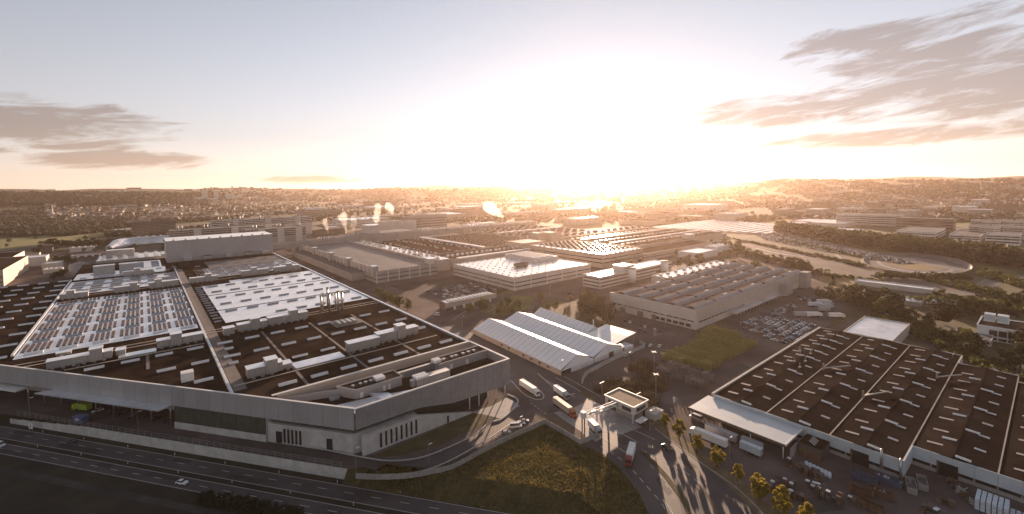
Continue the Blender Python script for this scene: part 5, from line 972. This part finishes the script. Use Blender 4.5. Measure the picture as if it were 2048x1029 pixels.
for j, (x0, x1, y0, y1, R_, nm, st) in enumerate([(184, 198, 124, 134, RD, 'olive', 'by gatehouse fence'), (186, 204, 140, 157, RD, 'dark olive', 'rack yard left corner'), (205, 220, 132, 148, RD, 'olive brown', 'rack yard middle'), (229, 246, 121, 146, RG, 'silver grey', 'big grey block'), (222, 236, 150, 162, RD, 'olive brown', 'rack yard far side')]):
    rr_ = 0
    for x in np.arange(x0, x1, 6.0):
        c = 0
        for y in np.arange(y0, y1, 3.0):
            if random.random() < .15: continue
            rack(x + random.uniform(-.12, .12), y, random.uniform(-.03, .03), R_, random.choice((3, 4, 5)), .95, f'{nm} rack, {ORD[c]} from right in {ORD[rr_]} file, {st}', 'grey and brown storage racks'); c += 1
        rr_ += 1
x, y = G(1348, 815); sg_ = thing('round_sign', 'round pale disc sign on a post at the rack yard corner', 'sign', (x, y, 0), 2.4); MB().tube((0, 0, 0), (0, 0, 2.6), .1, .1, 6).build('post', steel, sg_); MB().tube((-.1, 0, 3.6), (.1, 0, 3.6), 1.4, 1.4, 20).build('disc', white, sg_)
# goods yard in front of the brown-roofed hall
bag = MB()
for a0, a1, z0_, z1_ in ((.45, .55, 0, .35), (.55, .55, .35, .8), (.55, .3, .8, 1.05)): bag.tube((0, 0, z0_), (0, 0, z1_), a0, a1, 8)
bagm = bag.mesh('big_bag', M('bag_white', (.52, .58, .63), (.62, .67, .70), 2, .7))
def goods(px, py): return G(px, py)
for k in range(14):
    x, y = G(1613 + (k % 7) * 7.6, 930 + (k % 7) * 3.6 + (k // 7) * 5); props(inst(bagm, 'big_bag', None, (x, y, .05), k, 1.25), f'white bulk bag, {ORD[k % 7]} from the left in the {"back" if k < 7 else "front"} row beside the brick kiln-like shed', 'bulk bag', 'white bulk bags')
cr = MB()
for k in range(5): cr.box(-.6 + k * .27, -.42 + k * .27, -.5, .5, .9, 1.0)
for s_ in (-1, 1): cr.box(-.6, .6, s_ * .5 - .04, s_ * .5 + .04, 0, .9); cr.box(s_ * .56 - .04, s_ * .56 + .04, -.5, .5, .1, .9)
crm = [cr.mesh('crate', m_) for m_ in (rust, steel_d, brownw)]; crw = MB().box(-.6, .6, -.5, .5, 0, .35).mesh('sheet', skyl)
nn = 0
for (px0, py0, nx, ny, hi) in [(1580, 925, 5, 4, 2), (1600, 940, 6, 3, 3), (1560, 960, 4, 3, 2), (1545, 975, 5, 3, 2), (1620, 968, 4, 3, 2), (1690, 905, 3, 3, 3), (1585, 990, 4, 2, 2), (1640, 985, 5, 3, 3), (1700, 1000, 4, 2, 2), (1850, 1015, 4, 4, 2), (1880, 1000, 3, 3, 3)]:
    g0 = np.array(G(px0, py0)); nn += 1
    st_ = ['beside the dock canopy', 'below the white bulk bags', 'left of the long pallet row', 'nearest the tree verge', 'right of the long pallet row', 'against the hall wall', 'at the yard edge', 'left of the blue containers', 'by the rusty containers', 'at the bottom edge', 'before the hall doorway'][nn - 1]
    for i in range(nx):
        for j in range(ny):
            if random.random() < .12: continue
            p = g0 + np.array([-1.25 * j, -1.5 * i]) + rng.uniform(-.12, .12, 2); h_ = random.randint(1, hi)
            for z_ in range(h_): props(inst(random.choice(crm), 'crate', None, (p[0], p[1], .04 + z_ * 1.0), random.uniform(-.06, .06) + 1.57), f'dark crate, {ORD[i]} along, {ORD[j]} deep, {["bottom", "second", "third"][z_]} layer, stack {st_}', 'crate', 'crates in the goods yard')
            if random.random() < .13: props(inst(crw, 'packed_sheet', None, (p[0], p[1], .06 + h_), 1.57), f'white load on crates, {ORD[i]} along, {ORD[j]} deep, {st_}', 'wrapped load', 'white wrapped loads')
def skip(px, py, rz, mat, label, L=6.2, W=2.4, H_=2.3, fill=None):
    x, y = G(px, py); t = thing('open_container', label, 'container', (x, y, .05), rz); MB().box(-L / 2, L / 2, -W / 2, W / 2, 0, .2).build('floor', mat, t)
    for s_ in (-1, 1): MB().box(-L / 2, L / 2, s_ * W / 2 - .06, s_ * W / 2 + .06, .2, H_).build('side_wall', mat, t); MB().box(s_ * (L / 2 - .05) - .06, s_ * (L / 2 - .05) + .06, -W / 2 + .07, W / 2 - .07, .2, H_).build('end_wall', mat, t)
    for k in range(6):
        for s_ in (-1, 1): MB().box(-L / 2 + .4 + k * L / 6.3, -L / 2 + .55 + k * L / 6.3, s_ * (W / 2 + .1) - .05, s_ * (W / 2 + .1) + .05, .2, H_ - .1).build('rib', mat, t)
    if fill:
        f_ = MB()
        for k in range(26): a, b = random.uniform(-L / 2 + .4, L / 2 - .4), random.uniform(-W / 2 + .3, W / 2 - .3); f_.tube((a, b, random.uniform(.2, 1)), (a + random.uniform(-.6, .6), b + random.uniform(-.5, .5), random.uniform(.8, H_ + .2)), .22, .12, 5)
        props(f_.build('scrap', fill, t), kind='stuff')
blu = M('container_blue', (.06, .08, .13), (.09, .11, .17), 1, .5)
skip(1728, 962, math.pi / 2 + .02, blu, 'dark blue open container left of two by the hall wall', 7.5, fill=steel_d); skip(1778, 968, math.pi / 2, blu, 'dark blue open container with pale load, right of two by the hall wall', 7.5, fill=skyl)
skip(1722, 990, math.pi / 2, rust, 'rusty open container in front of the left blue one', 6.5); skip(1760, 992, math.pi / 2, rust, 'rusty open container with a tarpaulin in front of the right blue one', 7, fill=skyl_g); skip(1742, 1018, math.pi / 2, rust, 'rusty open container at the bottom edge of the goods yard', 7)
skip(1822, 978, .25, M('container_pale', (.24, .23, .22), (.30, .29, .27), 1, .6), 'pale grey skip filled with scrap', 7.5, 2.6, fill=steel); skip(1844, 972, .25, M('container_pale', (0,) * 3), 'empty pale grey skip right of the filled one', 7.0, 2.6)
sb_ = wthing('dust_filter_shed', 'dark tarred plant shed with pipework against the ribbed hall wall', 'shed', 203, 58); part(MB().prism([(202, 64.5), (202, 56.5), (211.4, 56.5), (211.4, 64.5)], 0, 5.0, 0, 1), 'body', [steel_d, roof_d], sb_)
for k in range(4): part(MB().tube((204 + k * 1.4, 59.5, 5), (204 + k * 1.4, 61.5, 6.2), .25, .25, 6), 'pipe', steel, sb_)
part(MB().box(201.2, 202, 57, 64, .2, 3.2), 'cage', rust, sb_); fe = wthing('timber_screen', 'tall weathered screen wall beside the dock canopy', 'screen', 196, 66); [part(MB().box(195.5 + k * 1.3, 196.7 + k * 1.3, 65.4, 65.6, 0, 4.2), 'board', conc_d, fe) for k in range(12)]
ib = MB().box(-.55, .55, -.5, .5, .15, 1.15).box(-.6, .6, -.55, .55, 0, .14).tube((0, 0, 1.15), (0, 0, 1.25), .15, .15, 6); ibm = ib.mesh('liquid_tank', M('tank_white', (.50, .57, .64), (.60, .66, .72), 2, .5))
g0 = np.array(G(1958, 1002))
for i in range(9):
    for j in range(5):
        for z_ in range(3 if i < 6 else 1):
            p = g0 + np.array([-1.5 * j, -1.3 * i]); props(inst(ibm, 'liquid_tank', None, (p[0], p[1], .05 + z_ * 1.3), 0), f'white caged tank, {ORD[i]} along, {ORD[j]} deep, {["bottom", "middle", "top"][z_]} layer, goods yard corner', 'tank', 'white liquid tanks')
for k in range(6): x, y = G(1905 + k * 9, 968 + k * 9); t = thing('scrap_heap', f'heap of dark scrap metal, {ORD[k]} from the left beside the white tanks', 'scrap heap', (x, y, .04)); f_ = MB(); [f_.tube((random.uniform(-1.8, 1.8), random.uniform(-1.5, 1.5), random.uniform(0, .5)), (random.uniform(-1.8, 1.8), random.uniform(-1.5, 1.5), random.uniform(.4, 1.9)), .3, .15, 5) for _ in range(24)]; f_.build('scrap', [rust, steel_d, greyw][k % 3], t)
gc = wthing('green_bin_row', 'row of pale green recycling containers behind the brown-roofed hall', 'container', 370, 48)
for k in range(9): x, y = 362 + (k % 3) * 3.4, 46 + (k // 3) * 4.2; o = thing('green_container', f'pale green container, {ORD[k % 3]} along in the {ORD[k // 3]} row behind the brown-roofed hall', 'container', (x + 9, y, .05), 0, 'pale green containers'); MB().box(-1.5, 1.5, -1.2, 1.2, .1, 2.4).build('body', M('bin_green', (.22, .28, .20), (.28, .34, .25), 1, .6), o); MB().box(-1.6, 1.6, -1.3, 1.3, 2.4, 2.6).build('lid', skyl, o)
bpy.data.objects.remove(gc)
bpy.data.objects.remove(pickets)
# billboard post by the trees
x, y = G(1187, 664); bb = thing('sign_pillar', 'white sign pillar among the trees behind the marquees', 'sign', (x, y, 0), .8); MB().box(-1.5, 1.5, -.25, .25, 2.0, 9.0).build('panel', white, bb); MB().box(-.3, .3, -.2, .2, 0, 2.0).build('post', steel, bb)

# ================================================================== TREES
def tree_mesh(seed, h, r, nclump, nleaf, lsz, lm, conif=False):
    R_ = random.Random(seed); tk_ = MB(); th_ = h * (.3 if not conif else .12); tk_.tube((0, 0, 0), (0, 0, th_), .035 * h, .026 * h, 7, cap=False); tk_.tube((0, 0, th_), (R_.uniform(-.3, .3), R_.uniform(-.3, .3), h * .85), .026 * h, .006 * h, 6)
    cl = []
    for k in range(nclump):
        if conif: z = R_.uniform(.1, 1); rad = r * (1 - z) * R_.uniform(.5, 1.0); a = R_.uniform(0, 6.28); cl.append((rad * math.cos(a), rad * math.sin(a), h * (.1 + .88 * z), r * (.16 + .25 * (1 - z))))
        else:
            a = R_.uniform(0, 6.28); u = R_.uniform(-1, 1); q = math.sqrt(1 - u * u); d = R_.uniform(.35, 1.0) ** .6; cl.append((r * d * q * math.cos(a), r * d * q * math.sin(a), h * .56 + u * d * h * .41, r * R_.uniform(.22, .40)))
    if not conif:
        for c in cl[:5]: tk_.tube((0, 0, th_ * R_.uniform(.8, 1.4)), c[:3], .014 * h, .004 * h, 5, cap=False)
    cw = MB()
    for cx_, cy_, cz_, cr_ in cl:
        for k in range(nleaf):
            a = R_.uniform(0, 6.28); u = R_.uniform(-1, 1); q = math.sqrt(1 - u * u); d = R_.uniform(.5, 1) * cr_; p = Vector((cx_ + d * q * math.cos(a), cy_ + d * q * math.sin(a), max(cz_ + d * u * .8, .3)))
            n_ = Vector((R_.gauss(0, 1), R_.gauss(0, 1), R_.gauss(.4, 1))).normalized(); e1 = n_.orthogonal().normalized() * lsz * R_.uniform(.6, 1.2); e2 = n_.cross(e1).normalized() * lsz * R_.uniform(.5, 1.0)
            cw.quad([p - e1, p + e2, p + e1, p - e2])
    return tk_.mesh('trunk', bark), cw.mesh('crown', lm)
TY = [tree_mesh(s, 7.0, 2.1, 30, 40, .36, leaf_y) for s in (1, 2, 3)]
TG = [tree_mesh(s, 11, 4.4, 30, 34, .5, leaf_g) for s in (11, 12, 13)]; TD = [tree_mesh(s, 12, 5.0, 30, 34, .55, leaf_d) for s in (21, 22, 23)]; TB = [tree_mesh(s, 3.2, 2.9, 26, 34, .30, leaf_d) for s in (41, 42)]; TC = [tree_mesh(31, 13, 3.0, 40, 26, .4, leaf_d, True)]
def tree(x, y, T, s, label, group, nm='tree', z=0.0):
    t = thing(nm, label, 'tree', (x, y, z), random.uniform(0, 6.28), group); v = random.choice(T); sx_ = s * random.uniform(.9, 1.12); inst(v[0], 'trunk', t, sc_=(sx_, sx_, s)); inst(v[1], 'crown', t, sc_=(sx_, sx_, s))
for k, (px, py) in enumerate([(1330, 858), (1358, 878), (1394, 905), (1434, 934), (1475, 963), (1518, 1000), (1563, 1030), (1612, 1062)]): tree(*G(px, py), TY, random.uniform(.95, 1.4), f'small yellowing roadside tree, {ORD[k]} from the gatehouse', 'yellowing trees along the gate road', 'yellow_tree')
for k, (px, py, s) in enumerate([(1000, 632, .8), (1015, 628, .8), (1035, 622, .9), (1080, 608, 1.0), (1075, 632, .7), (1095, 626, .8), (1110, 622, .8), (785, 610, 1.0), (800, 616, 1.1), (772, 601, 1.0), (815, 622, 1.0), (758, 594, .9), (794, 618, .8), (1022, 634, 1.0), (1510, 545, 1.5), (1400, 527, 1.3), (1445, 520, 1.3), (1460, 517, 1.2), (1378, 535, .9)]): tree(*G(px, py), TG, s, f'golden-green tree {"in the group behind the marquees" if 990 < px < 1120 else "on the lawn beside the factory roof edge" if px < 830 else "behind the sawtooth hall"}, {ORD[k]} of the sunlit trees', 'sunlit trees in the works', 'broadleaf_tree')
for k, (px, py, s) in enumerate([(1175, 625, 1.3), (1190, 632, 1.3), (1182, 615, 1.3), (1165, 618, 1.1), (1205, 640, 1.2), (1215, 650, 1.1), (1200, 622, 1.2), (1222, 635, 1.1), (1176, 645, .9), (1212, 662, .8)]): tree(*G(px, py), TD, s, f'dark broad tree, {ORD[k]} of the clump between the banded office and the marquees', 'dark clump by the banded office', 'broadleaf_tree')
for k, (px, py, s) in enumerate([(1640, 597, .8), (1655, 602, .9), (1690, 604, 1.1), (1705, 606, 1.2), (1722, 612, 1.3), (1738, 618, 1.2), (1755, 622, 1.3), (1775, 625, 1.4), (1790, 632, 1.3), (1765, 636, 1.2), (1800, 645, 1.0), (1820, 650, .9), (1715, 595, .9), (1890, 690, .7), (1905, 694, .8), (1935, 705, 1.1), (1942, 712, 1.0), (1920, 690, .8), (1875, 680, .7), (2040, 745, 1.2), (2045, 700, 1.0), (1860, 667, .8), (1845, 660, .7)]): tree(*G(px, py), TD if k % 3 else TG, s * 1.25, f'dark green tree, {ORD[min(k, 29)]} in the line behind the lorry park', 'trees along the side road', 'broadleaf_tree')
tree(*G(1665, 577), TC, 1.1, 'lone dark conifer standing in the dry meadow', None, 'conifer_tree')
for k in range(34):
    px = 1870 + (k % 12) * 18; py = 600 + (k // 12) * 15 + (k % 5) * 3; tree(*G(px, py), TD, random.uniform(.6, 1.0), f'dark thicket tree at the right edge, {ORD[k % 12]} along in the {ORD[k // 12]} line', 'thicket at the right edge', 'broadleaf_tree')
for k in range(26):
    px = 1425 + k * 7.5 + random.uniform(-4, 4); py = 492 + k * 2.0 + random.uniform(-2, 3); tree(*G(px, py), TG if k % 2 else TD, random.uniform(.7, 1.25), f'scrubby tree, {ORD[k]} along the track edge behind the sawtooth hall', 'scrub trees along the track edge', 'broadleaf_tree')
for k in range(22):
    px = 100 + k * 8; py = 497 - abs(k - 8) * .6; tree(*G(px, py), TD, random.uniform(1.1, 1.7), f'dark tree, {ORD[k]} from the left in the belt before the silver tube hall', 'tree belt at the left', 'broadleaf_tree')
for k, (px, py) in enumerate([(110, 525), (120, 530), (135, 528), (148, 531), (128, 522)]): tree(*G(px, py), TG, 1.0, f'sunlit tree, {ORD[k]} from the left in the yard beyond the roof corner', 'yard trees at the left', 'broadleaf_tree')
k = 0; tr_ = 0
while k < 90 and tr_ < 4000:
    tr_ += 1; px, py = random.choice([(random.uniform(700, 1180), random.uniform(470, 640)), (random.uniform(1180, 1480), random.uniform(480, 560)), (random.uniform(0, 640), random.uniform(480, 560)), (random.uniform(740, 880), random.uniform(585, 650))]); x, y = G(px, py)
    if not all(not (b[0] - 6 < x < b[1] + 6 and b[2] - 6 < y < b[3] + 6) for b in occ) or 148 < x < 190 and y < 430: continue
    if vnoise(x / 40, y / 40) < 0: continue
    nb_ = 'left of the tall grey box' if px < 330 else 'behind the tall grey box' if px < 640 else 'beside the press shop' if px < 900 else 'around the white-roofed hall' if px < 1180 else 'behind the sawtooth hall'
    tree(x, y, TG if k % 2 else TD, random.uniform(.6, 1.05), f'{ORD[k % 30]} of the scattered works trees {nb_}, {["tall", "small", "bushy"][k // 30]} set', 'scattered works trees', 'broadleaf_tree'); k += 1
# shrubs along the highway
for k, (px, py) in enumerate([(410, 1003), (428, 1008), (446, 1008), (466, 1013), (484, 1014), (504, 1020), (524, 1022), (545, 1028), (566, 1032), (590, 1036)]): tree(*G(px, py, -4), TB, 1.0, f'dark roadside bush, {ORD[k]} from the left at the bottom edge', 'bushes below the highway', 'bush', -4.2)

# ---- woods and tree cover too far to tell apart
def blob(mb, x, y, z, h, w):
    n = 5; base = len(mb.v); a0 = random.uniform(0, 6.28)
    for zz, rr in ((.15, .7), (.62, 1.0)):
        for k in range(n): a = a0 + 6.283 * k / n + zz; r = w * rr * random.uniform(.7, 1.2); mb.v.append((x + r * math.cos(a), y + r * math.sin(a), z + h * zz * random.uniform(.85, 1.15)))
    mb.v.append((x + random.uniform(-.2, .2) * w, y, z + h))
    for k in range(n): j = (k + 1) % n; mb.f.append((base + k, base + j, base + n + j, base + n + k)); mb.f.append((base + n + k, base + n + j, base + 2 * n)); mb.m += [0, 0]
wood = MB(); 
def terrain_pts(n, pxr, pyr, dens):
    c = 0; t_ = 0
    while c < n and t_ < n * 6:
        t_ += 1; px, py = random.uniform(*pxr), random.uniform(*pyr); hy = 390 - .0152 * px
        q = GT(px, py)
        if q and vnoise(q[0] / 160, q[1] / 160) + .5 * vnoise(q[0] / 50, q[1] / 50) > dens: c += 1; yield q
leaf_far = M('far_foliage', (.016, .020, .008), (.055, .046, .018), .012, .95, c3=(.030, .030, .012), detail=6)
for x, y, z in terrain_pts(2600, (-40, 420), (388, 412), -2): blob(wood, x, y, z - 2, random.uniform(14, 24), random.uniform(10, 17))
for x, y, z in terrain_pts(1500, (400, 1500), (376, 404), -.3): blob(wood, x, y, z - 2, random.uniform(12, 22), random.uniform(10, 20))
for x, y, z in terrain_pts(2400, (1480, 2090), (360, 400), -.1): blob(wood, x, y, z - 2, random.uniform(10, 18), random.uniform(8, 15))
def clear(x, y):
    for b in occ:
        if b[0] - 8 < x < b[1] + 8 and b[2] - 8 < y < b[3] + 8: return False
    return True
for x, y, z in terrain_pts(3600, (-40, 2090), (402, 446), .0):
    if clear(x, y): blob(wood, x, y, z - 1, random.uniform(8, 14), random.uniform(5, 9))
for x, y, z in terrain_pts(1800, (-60, 420), (436, 474), -.1):
    if clear(x, y): blob(wood, x, y, z - 1, random.uniform(8, 14), random.uniform(5, 9))
props(wood.build('distant_woodland', leaf_far), 'dark tree cover over the far hills and between the distant houses', kind='stuff')
belt = MB()
bl = smooth_line(pxs([(1560, 468), (1640, 482), (1740, 497), (1840, 512), (1940, 524), (2080, 545)]), 30)
def leafy(mb, x, y, z, h, r, n, sz):
    for _ in range(n):
        a = random.uniform(0, 6.28); u = random.uniform(-1, 1); q = math.sqrt(1 - u * u); d = random.uniform(.6, 1.0); p = Vector((x + r * d * q * math.cos(a), y + r * d * q * math.sin(a), max(z + .3, z + h * .55 + u * d * h * .45)))
        nn_ = Vector((random.gauss(0, 1), random.gauss(0, 1), random.gauss(.3, 1))).normalized(); e1 = nn_.orthogonal() * sz; e2 = nn_.cross(e1); mb.quad([p - e1, p + e2 * .8, p + e1, p - e2 * .8])
for p in bl:
    for k in range(6):
        o = random.uniform(0, 95); leafy(belt, p[0] + o * .93 + random.uniform(-8, 8), p[1] + o * .36 + random.uniform(-8, 8), 0, random.uniform(16, 25), random.uniform(5, 8.5), 46, 1.7)
props(belt.build('tree_belt', leaf_d), 'dense dark tree belt running across behind the test track', kind='stuff')
hedge = MB()
for px in np.arange(1755, 1940, 3.2):
    x, y = G(px, 556 + (px - 1755) * .02 + random.uniform(-1.5, 1.5)); leafy(hedge, x, y, 0, random.uniform(4, 8), 3.5, 30, 1.0)
props(hedge.build('hedge', leaf_d), 'dark hedge along the near side of the banked oval', kind='stuff')

scrub = MB()
for ln_, wd_, hh in [([(1470, 480), (1530, 492), (1600, 507), (1680, 522), (1720, 533)], 5, 4), ([(1620, 548), (1690, 556), (1760, 566)], 6, 3), ([(1480, 505), (1560, 528), (1640, 548)], 8, 6), ([(1850, 605), (1950, 612), (2060, 625)], 14, 7), ([(1760, 640), (1830, 662), (1900, 700), (1980, 740), (2060, 780)], 8, 5), ([(1860, 560), (1930, 575), (1990, 590)], 10, 5), ([(1960, 545), (2010, 560), (2060, 575)], 12, 6), ([(1690, 600), (1740, 615), (1790, 628)], 10, 6), ([(1560, 480), (1640, 497), (1720, 515)], 3, 3)]:
    for p in smooth_line(pxs(ln_), 26): leafy(scrub, p[0] + random.uniform(-wd_, wd_), p[1] + random.uniform(-wd_, wd_), 0, hh * random.uniform(.5, 1.2), hh * random.uniform(.5, .9), 40, .55 + hh * .05)
props(scrub.build('scrub', leaf_g), 'low green scrub along the track edges and side roads', kind='stuff')
# ---- houses
hw_, hr_ = M('house_wall', (.40, .37, .33), (.62, .58, .53), .01, .8), [M('tile_red', (.15, .075, .05), (.22, .12, .08), .02, .8), M('tile_dark', (.06, .052, .05), (.10, .085, .08), .02, .7)]
def house_parts(w, d, h, rh_):
    wl = MB().box(-w / 2, w / 2, -d / 2, d / 2, -3, h); r = MB(); r.yprofile([(-w / 2 - .4, h), (w / 2 + .4, h), (0, h + rh_)], -d / 2 - .4, d / 2 + .4); return wl, r
HP = [(house_parts(10, 13, 6, 4.5)), (house_parts(12, 10, 5, 4)), (house_parts(14, 22, 8, 4.5))]
HM = [[(w_.mesh('wall', hw_), r.mesh('roof', rm)) for w_, r in HP] for rm in hr_]; wm = MB().box(-.6, .6, -.05, .05, 0, 1.3).mesh('window', glass)
hs = []
for rg in [((430, 640), (396, 432), 260), ((90, 420), (410, 440), 380), ((640, 1100), (385, 425), 330), ((1250, 1560), (383, 415), 260), ((1560, 2090), (364, 412), 1000), ((1560, 2090), (405, 445), 220)]:
    for q in terrain_pts(rg[2], rg[0], rg[1], -.35):
        if clear(q[0], q[1]): hs.append(q)
hs.sort(key=lambda q: q[0] ** 2 + q[1] ** 2); rest = [MB(), MB()]
for i, (x, y, z) in enumerate(hs):
    a = random.uniform(0, 3.14); k = random.randrange(2); v = random.choice((0, 0, 1, 1, 2))
    if i < 240:
        side = 'left of the works' if math.atan2(y, x) > 1.1 else 'right of the expressway' if math.atan2(y, x) < .42 else 'beyond the works'
        t = thing('house', f'small pale house with {"red" if k == 0 else "dark"} pitched roof {side}', 'house', (x, y, z), a, f'distant houses {side}'); inst(HM[k][v][0], 'wall', t); inst(HM[k][v][1], 'roof', t)
    else:
        m_ = rest[k]; wl, r = HP[v]; R2 = Matrix.Rotation(a, 3, 'Z')
        for src, mi in ((wl, 0), (r, 1)):
            n = len(m_.v); m_.v += [tuple(R2 @ Vector(p) + Vector((x, y, z))) for p in src.v]; m_.f += [tuple(n + j for j in f_) for f_ in src.f]; m_.m += [mi] * len(src.f)
for k in range(2): props(rest[k].build('distant_houses', [hw_, hr_[k]]), f'mass of small distant houses with {"red" if k == 0 else "dark"} roofs on the hillsides', kind='stuff')
for i, (px, py, h) in enumerate([(103, 436, 36), (447, 414, 40), (490, 407, 45), (1833, 377, 34), (1963, 384, 36)]):
    q = GT(px, py)
    if q: t = thing('church_tower', ['pale church tower among trees below the left hill', 'slim church tower among houses left of the works', 'church spire behind the works offices', 'pale tower on the right-hand hilltop', 'church tower among the right-hand hillside houses'][i], 'church', (q[0], q[1], q[2])); MB().box(-5, 5, -5, 5, -3, h).build('tower', hw_, t); MB().tube((0, 0, h), (0, 0, h * 1.6), 6.5, .2, 8).build('spire', hr_[1], t); MB().box(5, 28, -7, 7, -3, 12).yprofile([(5, 12), (28, 12), (16, 20)], -7, 7).build('nave', hw_, t)

# ================================================================== STEAM
stm = bpy.data.materials.new('steam'); stm.use_nodes = True; stm.node_tree.nodes.clear(); pv = stm.node_tree.nodes.new('ShaderNodeVolumePrincipled'); pv.inputs['Color'].default_value = (.98, .97, .95, 1); pv.inputs['Density'].default_value = .035; pv.inputs['Anisotropy'].default_value = .5
ou = stm.node_tree.nodes.new('ShaderNodeOutputMaterial'); stm.node_tree.links.new(pv.outputs[0], ou.inputs['Volume'])
def ico(mb, c, r, seed):
    R_ = random.Random(seed); n0 = len(mb.v); ph = 7; th = 5
    mb.v.append((c[0], c[1], c[2] + r))
    for i in range(1, th):
        for j in range(ph): a = 6.283 * j / ph; b = math.pi * i / th; q = r * R_.uniform(.8, 1.2); mb.v.append((c[0] + q * math.sin(b) * math.cos(a), c[1] + q * math.sin(b) * math.sin(a), c[2] + q * math.cos(b)))
    mb.v.append((c[0], c[1], c[2] - r)); e = len(mb.v) - 1
    for j in range(ph):
        k = (j + 1) % ph; mb.f.append((n0, n0 + 1 + j, n0 + 1 + k)); mb.f.append((e, n0 + 1 + (th - 2) * ph + k, n0 + 1 + (th - 2) * ph + j)); mb.m += [0, 0]
        for i in range(th - 2): mb.f.append((n0 + 1 + i * ph + j, n0 + 1 + (i + 1) * ph + j, n0 + 1 + (i + 1) * ph + k, n0 + 1 + i * ph + k)); mb.m.append(0)
for k, (px, py, z0_, hgt, drift, wd, lb) in enumerate([(657, 485, 20, 34, -6, 2.6, 'thin white steam plume rising left of the twin plumes'), (693, 484, 20, 48, -5, 3.6, 'left of twin white steam plumes behind the press shop'), (707, 483, 20, 40, 2, 3.2, 'right of twin white steam plumes behind the press shop'), (752, 473, 22, 62, 6, 4.4, 'tall white steam plume right of the twin plumes'), (786, 440, 20, 40, -14, 6, 'white steam puff further back above the works'), (1005, 446, 20, 40, -40, 7, 'bright slanting steam plume near the sun')]):
    x, y = G(px, py); t = thing('steam_plume', lb, 'steam', (x, y, z0_)); mb = MB(); n_ = 9
    for i in range(n_): u = i / (n_ - 1); ico(mb, (drift * u * .8 + random.uniform(-1, 1) * wd * u * .6, -drift * u * .6 + random.uniform(-1, 1) * wd * u * .6, hgt * .75 * u), wd * (.6 + 1.9 * u) * random.uniform(.7, 1.3), k * 20 + i)
    mb.build('vapour', stm, t, (0, 0, 0), True)

# ================================================================== HAZE
hzm = bpy.data.materials.new('haze'); hzm.use_nodes = True; hzm.node_tree.nodes.clear(); pv = hzm.node_tree.nodes.new('ShaderNodeVolumePrincipled')
pv.inputs['Color'].default_value = (1.0, .76, .60, 1); pv.inputs['Density'].default_value = 4.6e-5; pv.inputs['Anisotropy'].default_value = .70
ou = hzm.node_tree.nodes.new('ShaderNodeOutputMaterial'); hzm.node_tree.links.new(pv.outputs[0], ou.inputs['Volume'])
props(MB().box(-9000, 9000, -9000, 9000, -6, 230).build('haze', hzm), 'warm evening haze over the whole valley', kind='stuff')
